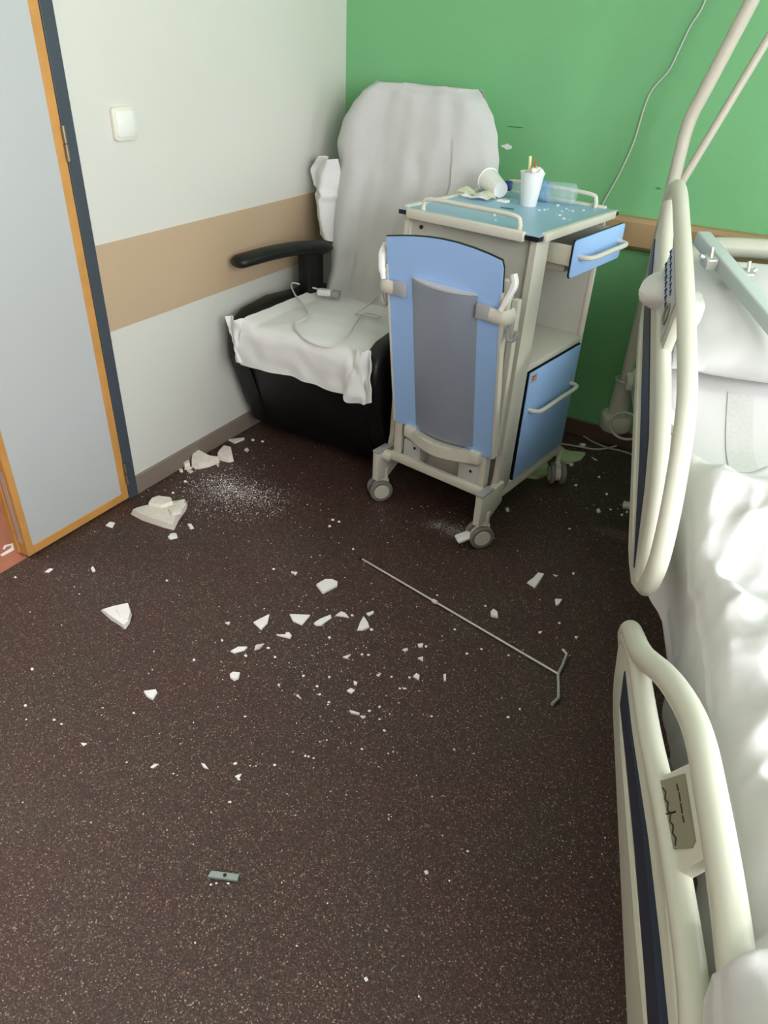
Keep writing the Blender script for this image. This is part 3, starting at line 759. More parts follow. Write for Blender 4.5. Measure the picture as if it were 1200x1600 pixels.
tag(finish(bm, 'plaster_crumbs', M_flake, None, 0), 'scattered white crumbs on the blue cabinet top', 'crumbs', None, 'stuff')

# ------------------------------------------------------------------ hospital bed (local x = across, y = towards the head, from lengthways s and crossways l)
TH = 0.3006
DD = V(math.sin(TH), -math.cos(TH), 0); NN = V(math.cos(TH), math.sin(TH), 0)
def BW(s, l, z): return DD * s + NN * l + V(0, 0, z)
BO = (1.85, 1.65)
bed = empty('hospital_bed', BW(BO[0], BO[1], 0), TH, 'cream hospital bed with raised side rails and rumpled white bedding', 'bed')
def bl(s, l, z): return V(l - BO[1], -(s - BO[0]), z)
BMAT = Matrix.Translation(BW(BO[0], BO[1], 0)) @ Matrix.Rotation(TH, 4, 'Z')
def bp(name, m, parts, parent=None, smooth=40):
    bm = bmesh.new()
    for p in parts: p(bm)
    return finish(bm, name, m, parent or bed, smooth)
def bbx(s0, s1, l0, l1, z0, z1, bev=0.006, seg=2):
    return lambda bm: box(bm, (l0 - BO[1], -(s1 - BO[0]), z0), (l1 - BO[1], -(s0 - BO[0]), z1), bev, seg)
L0, L1_ = 1.215, 2.115
bp('side_beam', M_bedpl, [bbx(0.72, 2.98, 1.235, 1.275, 0.39, 0.445)])
bp('side_beam', M_bedpl, [bbx(0.72, 2.98, 2.055, 2.095, 0.39, 0.445)])
bp('platform', M_base, [bbx(1.52, 2.98, 1.25, 2.08, 0.445, 0.462)])
sl = math.tan(R(22))
def mtop(s):
    return 0.600 + (max(0, 1.56 - s) ** 2 / (max(0, 1.56 - s) + 0.10)) * sl
bp('backrest_platform', M_base, [lambda bm: prism(bm, [(1.52, 0.445), (0.86, 0.445 + 0.66 * sl), (0.86, 0.465 + 0.66 * sl), (1.52, 0.465)], lambda u, v: bl(u, 1.25, v), lambda u, v: bl(u, 2.08, v))])
bp('base_frame', M_base, [bbx(1.0, 2.75, 1.35, 1.42, 0.16, 0.22), bbx(1.0, 2.75, 1.92, 1.99, 0.16, 0.22), bbx(1.0, 1.08, 1.35, 1.99, 0.16, 0.22), bbx(2.67, 2.75, 1.35, 1.99, 0.16, 0.22)])
for s_ in (1.25, 2.45): bp('lift_column', M_base, [bbx(s_ - 0.07, s_ + 0.07, 1.58, 1.76, 0.2, 0.44)])
for s_ in (0.98, 2.77):
    for l_ in (1.385, 1.955):
        c = bl(s_, l_, 0)
        wv = bp('wheel', M_tyre, [lambda bm: lathe(bm, [(0, -0.022), (0.06, -0.022), (0.065, -0.016), (0.065, 0.016), (0.06, 0.022), (0, 0.022)], axis_m(c + V(0, 0, 0.065), (1, 0, 0)), 28)])
        bp('wheel_fork', M_bedpl, [lambda bm: box(bm, (c.x - 0.035, c.y - 0.03, 0.06), (c.x + 0.035, c.y + 0.03, 0.17), 0.01)])
bp('brake_pedal', M_bedpl, [lambda bm: tube(bm, [bl(0.985, 1.36, 0.075), bl(0.965, 1.275, 0.06)], 0.014, 10)])
# headboard
hb = [bl(0.635, 1.315, 0.42), bl(0.635, 1.30, 0.62), bl(0.635, 1.31, 0.76), bl(0.635, 1.345, 0.835), bl(0.635, 1.42, 0.862), bl(0.635, 1.66, 0.868), bl(0.635, 1.90, 0.862), bl(0.635, 1.975, 0.835), bl(0.635, 2.01, 0.76), bl(0.635, 2.02, 0.62), bl(0.635, 2.005, 0.42)]
bp('headboard_frame', M_bedpl, [lambda bm: tube(bm, catmull(hb, 5), 0.031, 14)])
bp('headboard_panel', M_bedpl, [bbx(0.622, 0.648, 1.31, 2.01, 0.42, 0.765, 0.008)])
for l_ in (1.40, 1.92): bp('headboard_mount', M_base, [bbx(0.645, 0.80, l_ - 0.02, l_ + 0.02, 0.39, 0.44)])
fb = [bl(3.04, 1.25, 0.42), bl(3.04, 1.25, 0.66), bl(3.04, 1.30, 0.78), bl(3.04, 1.66, 0.80), bl(3.04, 2.02, 0.78), bl(3.04, 2.07, 0.66), bl(3.04, 2.07, 0.42)]
bp('footboard_frame', M_bedpl, [lambda bm: tube(bm, catmull(fb, 5), 0.026, 12)])
bp('footboard_panel', M_bedpl, [bbx(3.028, 3.052, 1.25, 2.07, 0.42, 0.72, 0.008)])
# mattress
def mattress(bm):
    ss_ = [0.86 + (2.97 - 0.86) * k / 40 for k in range(41)]
    rings = []
    for s_ in ss_:
        zt = mtop(s_) - 0.004; zb = zt - 0.135
        if zb < 0.464: zb = 0.464
        e = 0.03
        sec_ = [(L0, zb + 0.02), (L0, zt - e), (L0 + 0.012, zt - 0.010), (L0 + e, zt), (L1_ - e, zt), (L1_ - 0.012, zt - 0.010), (L1_, zt - e), (L1_, zb + 0.02), (L1_ - 0.02, zb), (L0 + 0.02, zb)]
        rings.append([bm.verts.new(bl(s_, *q)) for q in sec_])
    for A, B_ in zip(rings, rings[1:]):
        for k in range(10): bm.faces.new((A[k], A[(k + 1) % 10], B_[(k + 1) % 10], B_[k]))
    bm.faces.new(rings[0][::-1]); bm.faces.new(rings[-1])
bp('mattress', M_bar, [mattress])

# side rails in their own plane: t lengthways, h up, w outwards (towards the room)
def rail(name, fmap, prof_tube, prof_mid, prof_low, stripe, ridge, lab, rt, wm):
    root = bp(name, M_bedpl, [lambda bm: tube(bm, catmull([fmap(t, h, 0) for t, h in prof_tube], 5), [rt * min(1, 0.35 + 0.09 * min(k, 5 * (len(prof_tube) - 1) - k)) for k in range(5 * (len(prof_tube) - 1) + 1)], 16)])
    bp('middle_bar', M_bedpl, [lambda bm: tube(bm, catmull([fmap(t, h, wm) for t, h in prof_mid], 5), rt * 0.86, 14)], root)
    bp('lower_panel', M_bedpl, [lambda bm: prism(bm, prof_low, lambda u, v: fmap(u, v, -0.012), lambda u, v: fmap(u, v, 0.013), 0.006, 3)], root)
    bp('navy_stripe', M_navy, [lambda bm: prism(bm, stripe, lambda u, v: fmap(u, v, 0.005), lambda u, v: fmap(u, v, 0.0155))], root, 0)
    bp('rib', M_bedpl, [lambda bm: tube(bm, catmull([fmap(t, h, 0.010) for t, h in ridge], 4), [0.007 * min(1, 0.2 + 0.15 * min(k, 4 * (len(ridge) - 1) - k)) for k in range(4 * (len(ridge) - 1) + 1)], 8)], root)
    bp('grip_panel', M_bedpl, [lambda bm: prism(bm, lab, lambda u, v: fmap(u, v, -0.010), lambda u, v: fmap(u, v, 0.010), 0.006, 2)], root)
    return root
# foot-side rail (level)
def slant(h, k):
    w_ = 0.10 * h if h <= 0.25 else 0.025 - (h - 0.25) / 0.086 * 0.031
    return k * max(w_, -0.006)
def f2(t, h, w_): return bl(2.160 + t, 1.14 - w_ - slant(h, 1.0), 0.392 + h)
tube2 = [(0.045, 0.06), (0.020, 0.11), (0.045, 0.16), (0.09, 0.187), (0.196, 0.244), (0.298, 0.298), (0.40, 0.330), (0.50, 0.336), (0.64, 0.334), (0.74, 0.320), (0.80, 0.270), (0.82, 0.17), (0.79, 0.08)]
mid2 = [(0.055, 0.150), (0.12, 0.188), (0.20, 0.218), (0.345, 0.248), (0.45, 0.262), (0.56, 0.272), (0.70, 0.275), (0.80, 0.24)]
low2 = [(0.03, 0.03), (0.05, 0.006), (0.09, 0.0), (0.74, 0.0), (0.79, 0.03), (0.82, 0.12), (0.80, 0.235), (0.70, 0.268), (0.56, 0.266), (0.45, 0.256), (0.345, 0.242), (0.20, 0.212), (0.06, 0.150), (0.022, 0.10)]
st2 = [(0.150, 0.162), (0.165, 0.100), (0.30, 0.126), (0.46, 0.152), (0.62, 0.166), (0.75, 0.166), (0.73, 0.234), (0.62, 0.232), (0.49, 0.222), (0.30, 0.184)]
rd2 = [(0.11, 0.072), (0.21, 0.088), (0.44, 0.118), (0.60, 0.132), (0.74, 0.136)]
lab2 = [(0.425, 0.245), (0.565, 0.262), (0.572, 0.325), (0.450, 0.325)]
r2 = rail('side_rail', f2, tube2, mid2, low2, st2, rd2, lab2, 0.0175, 0.002)
bp('label_plate', M_panelgrey, [lambda bm: prism(bm, [(0.440, 0.262), (0.448, 0.256), (0.530, 0.266), (0.552, 0.312), (0.548, 0.318), (0.462, 0.316)], lambda u, v: f2(u, v, 0.008), lambda u, v: f2(u, v, 0.012))], r2, 0)
def strokes(fm, segs, r_, w_): return [(lambda a, b: (lambda bm: tube(bm, [fm(a[0], a[1], w_), fm(b[0], b[1], w_)], r_, 5)))(a, b) for a, b in segs]
bp('label_lettering', M_blacktext, strokes(f2, [((0.468, 0.303), (0.478, 0.3045)), ((0.481, 0.305), (0.492, 0.3055)), ((0.495, 0.3055), (0.508, 0.306)), ((0.511, 0.306), (0.52, 0.307))] + [((0.458 + 0.008 * k, 0.279 + 0.001 * k + 0.0035 * (k % 2)), (0.466 + 0.008 * k, 0.280 + 0.001 * k + 0.0035 * ((k + 1) % 2))) for k in range(10)] + [((0.492, 0.276), (0.500, 0.296))], 0.0011, 0.0122), r2, 0)
# head-side rail, tilted with the raised backrest
c22, s22 = math.cos(R(22)), math.sin(R(22))
def f1(t, h, w_): return bl(2.160 - t * c22 + h * s22, 1.14 - w_ - slant(h, 0.15), 0.50 + t * s22 + h * c22)
tube1 = [(0.085, 0.055), (0.045, 0.10), (0.035, 0.150), (0.045, 0.205), (0.092, 0.264), (0.164, 0.306), (0.234, 0.335), (0.30, 0.347), (0.454, 0.345), (0.627, 0.335), (0.787, 0.322), (0.90, 0.312), (0.965, 0.292), (0.99, 0.25), (0.975, 0.19), (0.93, 0.13)]
mid1 = [(0.06, 0.100), (0.085, 0.135), (0.13, 0.178), (0.20, 0.212), (0.331, 0.226), (0.458, 0.222), (0.70, 0.216), (0.85, 0.226), (0.965, 0.250)]
low1 = [(0.045, 0.085), (0.085, 0.040), (0.145, 0.010), (0.19, 0.003), (0.55, -0.006), (0.78, -0.006), (0.835, 0.008), (0.885, 0.07), (0.95, 0.17), (0.985, 0.235), (0.965, 0.25), (0.85, 0.226), (0.70, 0.216), (0.458, 0.222), (0.331, 0.226), (0.20, 0.210), (0.12, 0.170), (0.06, 0.130)]
st1 = [(h_[0], h_[1] + 0.012) for h_ in [(0.100, 0.062), (0.235, 0.070), (0.342, 0.078), (0.527, 0.072), (0.65, 0.068), (0.812, 0.066), (0.93, 0.110), (0.955, 0.155), (0.88, 0.143), (0.812, 0.124), (0.65, 0.134), (0.527, 0.140), (0.342, 0.148), (0.235, 0.124)]]
rd1 = [(0.12, 0.038), (0.25, 0.046), (0.5, 0.044), (0.75, 0.04), (0.85, 0.052)]
lab1 = [(0.500, 0.215), (0.745, 0.215), (0.735, 0.328), (0.510, 0.340)]
r1 = rail('side_rail', f1, tube1, mid1, low1, st1, rd1, lab1, 0.0165, 0.004)
bp('icon_panel', M_iconpanel, [lambda bm: prism(bm, [(0.525, 0.232), (0.735, 0.232), (0.725, 0.310), (0.535, 0.318)], lambda u, v: f1(u, v, 0.008), lambda u, v: f1(u, v, 0.012))], r1, 0)
segs = []
random.seed(2)
for row in (0.262, 0.292):
    t = 0.59
    while t < 0.72:
        segs += [((t, row), (t + 0.008, row + 0.008)), ((t + 0.008, row + 0.008), (t + 0.014, row - 0.002))]; t += 0.021
bp('panel_icons', M_navytext, strokes(f1, segs, 0.0016, 0.0122), r1, 0)
bp('panel_ring', M_panelgrey, [lambda bm: tube(bm, [f1(0.560 + 0.016 * math.cos(a), 0.272 + 0.020 * math.sin(a), 0.0125) for a in [2 * math.pi * k / 20 for k in range(20)]], 0.003, 6, closed=True)], r1)
# rail carriers
for fm, ts in ((f2, (0.2, 0.6)), (f1, (0.3, 0.62))):
    for t in ts:
        p0 = fm(t, 0.02, -0.012); p1 = V(bl(0, 1.26, 0).x, p0.y, max(0.40, p0.z - 0.12))
        bp('rail_arm', M_bedpl, [lambda bm: tube(bm, [p0, p1], 0.016, 8)])

# bedding
def crease(x, y, sc, seed):
    """crumpled-paper facets: distance to the nearest of scattered points, on warped coordinates"""
    p = V(x * sc + 0.35 * noise.noise(V(x * sc, y * sc, seed)), y * sc + 0.35 * noise.noise(V(y * sc, x * sc, seed + 4)), seed)
    d = noise.voronoi(p)[0]
    return math.sqrt(d[0] * d[0] + 0.004) * 0.75 + 0.25 * (d[1] - d[0])
def wrinkle(x, y, sc, seed):
    a = noise.noise(V(x * sc + 0.8 * noise.noise(V(x * sc * .5, y * sc * .5, seed)), y * sc, seed))
    return 1 - math.sqrt(a * a + 0.0025) * 2
def cloth_obj(name, m, fn, nu, nv, label, cat, s_, l_, z_, thick=0.003, ang=70):
    """cloth built in bed coordinates (s, l, z) with its origin at (s_, l_, z_)"""
    bm = bmesh.new()
    def g(u, v):
        p = fn(u, v); return V(p[1] - l_, -(p[0] - s_), p[2] - z_)
    grid(bm, g, nu, nv, thick)
    o = finish(bm, name, m, None, ang); o.location = BW(s_, l_, z_); o.rotation_euler = (0, 0, TH)
    return tag(o, label, cat)
def bottom_sheet(u, v):
    s_ = 0.90 + 1.05 * v
    l_ = L0 - 0.004 + (L1_ - L0 + 0.008) * u
    z = mtop(s_) + 0.003 + 0.004 * wrinkle(s_ * 2, l_, 3, 1.0) * 0.6
    z += 0.006 * (crease(s_ * 0.8, l_, 5.0, 3.0) - 0.4)
    if u < 0.03: z -= (0.03 - u) / 0.03 * 0.05
    if u > 0.97: z -= (u - 0.97) / 0.03 * 0.05
    return (s_, l_, z)
cloth_obj('bottom_sheet', M_bedlinen, bottom_sheet, 60, 60, 'smooth white bottom sheet on the raised mattress below the pillow', 'sheet', 1.4, 1.66, 0.65)
bsheet = bpy.data.objects['bottom_sheet']
bm = bmesh.new()
def band(u, v):
    s_, l_ = 1.35 + 0.32 * v, 1.355 + 0.062 * u + 0.03 * (1 - v)
    p = bottom_sheet((l_ - L0 + 0.004) / (L1_ - L0 + 0.008), (s_ - 0.90) / 1.05)
    return V(l_ - 1.66, -(s_ - 1.4), p[2] + 0.0018 - 0.65)
grid(bm, band, 10, 40, 0.0006)
finish(bm, 'woven_band', mat('woven_grey', (206, 206, 203), 0.85, var=0.05, vscale=90), bsheet, 70)
# rumpled cover from the hips down, hanging over the left edge
def cover(u, v):
    s_ = 1.80 + 1.17 * v + 0.05 * noise.noise(V(u * 3, 0.3, 2.0)) * (1 - v)
    W = 1.36; c_ = u * W                       # arc length across, starts at the hanging left hem
    hang = 0.15 + 0.035 * noise.noise(V(s_ * 4, 0, 5)) 
    le = 1.205
    edge_r = 0.05
    if c_ < hang: l_ = le - 0.004 - 0.014 * math.sin(s_ * 17) * (1 - c_ / hang); z = 0.655 - edge_r - (hang - c_)
    elif c_ < hang + edge_r * 1.57:
        a = (c_ - hang) / edge_r; l_ = le + edge_r * (1 - math.cos(a)); z = 0.655 - edge_r + edge_r * math.sin(a)
    else:
        l_ = le + edge_r + (c_ - hang - edge_r * 1.57); z = 0.655
    k = min(1.0, max(0.0, (c_ - hang * 0.5) / 0.12))
    big = noise.noise(V(s_ * 2.6, l_ * 2.6, 0.7))
    rid = wrinkle(s_ * 1.0, l_ * 1.4, 4.0, 3.3); rid2 = wrinkle(s_ * 1.3 + l_, l_ * 0.9 - s_ * 0.4, 6.5, 8.1)
    rid3 = wrinkle(s_ + 0.6 * l_, l_ - 0.3 * s_, 13.0, 5.5)
    z += k * (0.030 * big + 0.030 * max(0, rid - 0.2) + 0.020 * max(0, rid2 - 0.2) + 0.105 * crease(s_ * 1.25, l_ * 0.8, 5.5, 2.0) + 0.050 * crease(s_ + 0.5 * l_, l_ - 0.4 * s_, 12.0, 7.0) + 0.010 * max(0, rid3) - 0.045)
    z += k * 0.035 * math.exp(-((s_ - 1.93 - 0.05 * l_) / 0.07) ** 2)          # thick fold along the top hem
    z += k * 0.040 * math.exp(-((s_ - 2.09 + 0.22 * (l_ - 1.35)) / 0.045) ** 2) * min(1, max(0, (l_ - 1.22) / 0.12))
    z += k * 0.030 * math.exp(-((s_ - 2.30 + 0.5 * (l_ - 1.4)) / 0.035) ** 2) * min(1, max(0, (l_ - 1.28) / 0.15))
    l_ += (1 - k) * 0.012 * rid2
    if v < 0.03: z -= (0.03 - v) / 0.03 * 0.05
    # one corner thrown over the rail
    if s_ > 2.75 and c_ < hang + 0.25:
        q = min(1, (s_ - 2.75) / 0.10) * min(1, (hang + 0.25 - c_) / 0.12)
        z += 0.10 * q * (0.6 + 0.4 * min(1, c_ / hang)); l_ -= 0.085 * q
        if c_ < hang: z -= 0.0; 
    return (s_, l_, max(z, mtop(s_) + 0.008) if c_ > hang + 0.1 else z)
cloth_obj('bed_cover', M_bedlinen, cover, 300, 260, 'rumpled white cover bunched over the lower half of the bed', 'cover', 2.4, 1.66, 0.62, 0.004)
# pillow
def superpillow(bm, ls, ll, hz, M_):
    nU, nV = 36, 24
    def f(u, v, sg):
        x = (u - .5) * 2; y = (v - .5) * 2
        e = max(0.0, (1 - abs(x) ** 2.6)) ** 0.55 * max(0.0, (1 - abs(y) ** 2.6)) ** 0.55
        px_ = x * ll / 2 * (1 - 0.05 * (1 - abs(y)) * abs(x) ** 4); py_ = y * ls / 2 * (1 - 0.06 * (1 - abs(x)) * abs(y) ** 4)
        wr = 0.010 * noise.noise(V(x * 2.5, y * 2.5, 3.0 + sg)) + 0.004 * wrinkle(x, y, 3, 6.0)
        return M_ @ V(px_, py_, sg * hz / 2 * e + wr * e * (1 if sg > 0 else 0.2))
    for sg in (1, -1):
        G = [[bm.verts.new(f(i / nU, j / nV, sg)) for i in range(nU + 1)] for j in range(nV + 1)]
        for j in range(nV):
            for i in range(nU): bm.faces.new((G[j][i], G[j][i + 1], G[j + 1][i + 1], G[j + 1][i]))
    bmesh.ops.remove_doubles(bm, verts=bm.verts, dist=0.0004)
bm = bmesh.new(); superpillow(bm, 0.46, 0.74, 0.155, Matrix.Identity(4))
pil = finish(bm, 'pillow', M_bedlinen, None, 80)
PS, PL = 1.165, 1.60
pil.matrix_world = Matrix.Translation(BW(PS, PL, mtop(PS) + 0.072)) @ Matrix.Rotation(TH, 4, 'Z') @ Matrix.Rotation(R(20), 4, 'X')
tag(pil, 'plump white pillow propped against the raised head of the bed', 'pillow')
bm = bmesh.new()
def poke(u, v):
    a = 2 * math.pi * u
    k = 1 - v
    rr = (0.045 + 0.012 * math.cos(2 * a) + 0.006 * noise.noise(V(math.cos(a) * 2, math.sin(a) * 2, v * 3))) * max(0.0, 1 - max(0.0, (0.5 - v) / 0.5) ** 3) ** 0.5
    return V(-0.085 + 0.125 * v, rr * math.cos(a) * 1.3, rr * math.sin(a) * 0.9 + 0.01 * math.sin(v * 6))
grid(bm, poke, 28, 18)
pk = finish(bm, 'pillow_corner', M_white, None, 80)
PK = bl(1.60, 1.165, 0.945)
pk.matrix_world = BMAT @ Matrix.Translation(PK) @ Matrix.Rotation(R(12), 4, 'Y')
tag(pk, 'white cloth corner poking out through the gap in the head rail', 'cloth')

# bar with clamps lying over the pillow
bar = empty('support_bar', BW(1.10, 1.325, 0.93), 0, 'pale grey square bar with steel clamps lying across the pillow', 'bar')
p0, p1 = BW(0.985, 1.288, 0.955), BW(1.62, 1.533, 0.783)
bm = bmesh.new()
Mb = axis_m(p0, p1 - p0); Lr = (p1 - p0).length
box(bm, (-0.020, -0.020, 0), (0.020, 0.020, Lr), 0.006, 3, Mb)
finish(bm, 'bar_tube', M_bar, bar, 40, BW(1.10, 1.325, 0.93))
for q, sgn in ((0.20, 1), (0.13, -1)):
    c = p0.lerp(p1, q / Lr * 1.0) 
    bm = bmesh.new()
    box(bm, (sgn * 0.018, -0.014, q - 0.018), (sgn * 0.052, 0.014, q + 0.018), 0.003, 1, Mb)
    tube(bm, [Mb @ V(sgn * 0.03, 0.0, q), Mb @ V(sgn * 0.062, 0.012, q - 0.01)], 0.006, 8)
    tube(bm, [Mb @ V(sgn * 0.035, 0.012, q), Mb @ V(sgn * 0.035, 0.034, q - 0.012)], 0.0045, 8)
    finish(bm, 'clamp', M_steel, bar, 40, BW(1.10, 1.325, 0.93))

# lifting pole standing in the corner socket of the bed
PO = V(1.37, -0.30, 0)
pole = empty('lifting_pole', PO + V(0, 0, 0.24), 0, 'beige bent lifting pole rising from the head corner of the bed', 'pole')
po = PO + V(0, 0, 0.24)
bm = bmesh.new(); lathe(bm, [(0, 0.215), (0.050, 0.215), (0.055, 0.222), (0.055, 0.268), (0.050, 0.276), (0.034, 0.278), (0.034, 0.29), (0, 0.29)], Matrix.Translation(PO), 28); finish(bm, 'bumper_wheel', M_pole, pole, 40, po)
bm = bmesh.new(); lathe(bm, [(0.0, 0.285), (0.034, 0.285), (0.030, 0.40), (0.0, 0.40)], Matrix.Translation(PO), 24); finish(bm, 'socket', M_pole, pole, 40, po)
bm = bmesh.new(); tube(bm, [PO + V(0.032 * math.cos(a), 0.032 * math.sin(a), 0.405) for a in [2 * math.pi * k / 24 for k in range(24)]], 0.004, 8, closed=True); finish(bm, 'collar', M_steel, pole, 40, po)
pp = [PO + V(0, 0, 0.39), PO + V(0, 0, 0.8), PO + V(0, 0, 1.12), PO + V(0.001, 0, 1.18), PO + V(0.008, -0.002, 1.23), PO + V(0.03, -0.008, 1.30), PO + V(0.14, -0.035, 1.66), PO + V(0.24, -0.06, 1.98), PO + V(0.34, -0.20, 2.10)]
bm = bmesh.new(); tube(bm, catmull(pp, 6), 0.0190, 16); finish(bm, 'pole_tube', M_pole, pole, 60, po)
q0 = BW(0.69, 1.245, 1.05); q1 = BW(0.69, 1.375, 1.42); q2 = q1 + (q1 - q0) * 1.2
bm = bmesh.new(); tube(bm, [PO + V(0.005, 0.0, 0.93), q0, q1, q2], 0.0120, 12); finish(bm, 'brace_tube', M_pole, pole, 60, po)
# bracket tying the pole to the bed frame
bp('pole_bracket', M_bedpl, [bbx(0.66, 0.78, 1.215, 1.30, 0.40, 0.44)])

# ------------------------------------------------------------------ cables
def cable(name, pts, r, m, label, n=8):
    bm = bmesh.new(); tube(bm, catmull(pts, n), r, 7); o = finish(bm, name, m, None, 60)
    return tag(o, label, 'cable')
cable('wall_cable', [V(1.083, -0.012, 0.84), V(1.099, -0.010, 0.906), V(1.134, -0.008, 1.005), V(1.162, -0.008, 1.108), V(1.173, -0.008, 1.213), V(1.187, -0.008, 1.268), V(1.226, -0.008, 1.324), V(1.244, -0.008, 1.384), V(1.261, -0.008, 1.443), V(1.287, -0.008, 1.508), V(1.32, -0.008, 1.70)], 0.0026, M_cable, 'thin white cable running up the green wall from the cabinet')
def fz(x, y, z=0.005): return on_floor(x, y, z)
cable('floor_cable', [fz(868, 668), fz(885, 671), fz(905, 678), fz(925, 690), fz(950, 700), fz(975, 706), fz(1000, 716), fz(1030, 735)], 0.0045, M_cableg, 'grey cable on the floor that runs under the bed rail')
cable('floor_cable', [fz(862, 692), fz(880, 694), fz(905, 698), fz(930, 702), fz(955, 699), fz(975, 691), fz(992, 683, 0.02), fz(1010, 672, 0.05)], 0.0045, M_cableg, 'grey cable on the floor that curves up towards the green wall')
lp = []
for k in range(15):
    a = R(-60) + 2 * math.pi * k / 15 * 1.12
    lp.append(V(1.418 + 0.055 * math.cos(a) , -0.36 , 0.262 + 0.050 * math.sin(a)))
lp = [V(1.50, -0.36, 0.31)] + lp[4:] + [V(1.52, -0.36, 0.29)]
cable('looped_cable', lp, 0.0045, M_cable, 'white cable looped in front of the round pole base', 5)

# ------------------------------------------------------------------ steel rod with forked hook on the floor
rd = [on_floor(563, 872, 0.006), on_floor(872, 1053, 0.006)]
rod = empty('hook_rod', (rd[0] + rd[1]) / 2, 0, 'long thin steel rod with a forked hook end lying on the floor', 'rod')
ro = (rd[0] + rd[1]) / 2
bm = bmesh.new(); tube(bm, [rd[0], rd[1]], 0.0036, 10); finish(bm, 'rod_shaft', M_steel, rod, 60, ro)
bm = bmesh.new(); tube(bm, [rd[0], rd[0].lerp(rd[1], 0.012)], 0.0045, 10); finish(bm, 'end_cap', M_dark, rod, 60, ro)
bm = bmesh.new()
h1 = [on_floor(872, 1053, 0.006), on_floor(879, 1040, 0.008), on_floor(886, 1022, 0.010), on_floor(879, 1015, 0.010)]
h2 = [on_floor(872, 1053, 0.006), on_floor(873, 1070, 0.007), on_floor(873, 1090, 0.008), on_floor(862, 1101, 0.008)]
tube(bm, h1, 0.0042, 10); tube(bm, h2, 0.0042, 10)
finish(bm, 'forked_hook', M_steel, rod, 60, ro)
bm = bmesh.new(); c = rd[0].lerp(rd[1], 0.42); dirv = (rd[1] - rd[0]).normalized()
tube(bm, [c - dirv * 0.008, c + dirv * 0.008], 0.0065, 8); finish(bm, 'tape', M_paper, rod, 60, ro)

# small grey metal clip near the bottom
c = on_floor(349, 1373, 0.0)
clip = empty('metal_clip', c, R(24), 'small grey metal strip with a hole lying alone on the carpet', 'clip')
bm = bmesh.new(); prism(bm, [(-0.030, -0.004), (-0.026, 0.009), (0.030, 0.009), (0.030, -0.004)], lambda u, v: V(u, v, 0.001), lambda u, v: V(u, v, 0.009), 0.001, 1); finish(bm, 'strip', mat('zinc', (160, 172, 168), 0.4, metal=0.5), clip, 30)
bm = bmesh.new(); lathe(bm, [(0, 0), (0.0036, 0), (0.0036, 0.0015), (0, 0.0015)], Matrix.Translation(V(0.003, 0.0025, 0.0082)), 14); finish(bm, 'screw_hole', M_dark, clip, 30)

# ------------------------------------------------------------------ fallen plaster
def piece(pix, th, label, seed, m=M_flake, name='plaster_flake', group=None, z0=0.0, tilt=None):
    P = [on_floor(x, y, z0 + th * 0.5) for x, y in pix]
    c = sum(P, V(0, 0, 0)) / len(P)
    pts = [(p.x - c.x, p.y - c.y) for p in P]
    ar = sum(pts[i][0] * pts[(i + 1) % len(pts)][1] - pts[(i + 1) % len(pts)][0] * pts[i][1] for i in range(len(pts)))
    if ar < 0: pts = pts[::-1]
    o = chunk(name, pts, th, m, label, 'plaster', V(c.x, c.y, z0 + 0.0004), seed, 0.0, 0.25, group)
    if tilt: o.rotation_euler = tilt
    return o
def ZA(pts): return [(x / 2.5, 820 + y / 2.5) for x, y in pts]
def ZBm(pts): return [(340 + x / 3.529, 860 + y / 3.529) for x, y in pts]
def ZC(pts): return [(620 + x / 3.158, 840 + y / 3.158) for x, y in pts]
def ZD(pts): return [(200 + x / 2.727, 640 + y / 2.727) for x, y in pts]
def ZE(pts): return [(200 + x / 5.4545, 620 + y / 5.4545) for x, y in pts]
def ZF(pts): return [(860 + x / 8, 620 + y / 8) for x, y in pts]
def ZG(pts): return [(560 + x / 3.333, 640 + y / 3.333) for x, y in pts]
def ZH(pts): return [(x / 2.727, 460 + y / 2.727) for x, y in pts]
# big broken slab by the door
piece(ZD([(10, 435), (30, 420), (120, 405), (215, 388), (253, 392), (245, 420), (215, 460), (195, 503), (150, 492), (60, 462)]), 0.022, 'largest broken plaster slab lying by the foot of the door', 1, M_plaster, 'plaster_chunk')
piece(ZD([(88, 405), (100, 385), (130, 370), (185, 380), (195, 400), (140, 412)]), 0.014, 'thin plaster shard resting on top of the largest broken slab', 2, M_plaster, 'plaster_chunk', None, 0.021)
piece(ZD([(170, 425), (235, 395), (250, 405), (225, 440), (185, 450)]), 0.010, 'crumbled plaster lump on the right end of the largest slab', 31, M_plaster, 'plaster_chunk', None, 0.022)
# leaning pieces by the skirting
piece(ZE([(540, 575), (550, 515), (590, 480), (640, 500), (700, 530), (780, 535), (690, 570), (600, 590)]), 0.030, 'pointed plaster lump leaning against the skirting beside the chair', 3, M_plaster, 'plaster_chunk')
piece(ZE([(765, 515), (775, 470), (815, 430), (880, 460), (900, 525), (860, 535)]), 0.028, 'triangular plaster lump next to the recliner along the skirting', 4, M_plaster, 'plaster_chunk')
piece(ZE([(855, 367), (920, 357), (995, 355), (980, 368), (910, 395)]), 0.006, 'flat plaster splinter at the skirting nearest the recliner', 5, M_plaster, 'plaster_chunk')
piece(ZE([(465, 575), (490, 545), (520, 532), (530, 580), (485, 594)]), 0.018, 'small plaster lump left of the pointed lump by the skirting', 6, M_plaster, 'plaster_chunk')
l_sk = ('broad crumb directly under the small plaster lump by the skirting', 'rounded crumb at the foot of the pointed plaster lump', 'flat crumb lowest of those under the small plaster lump', 'leftmost plaster crumb of the heap by the skirting', 'thin crumb below the right tip of the pointed lump')
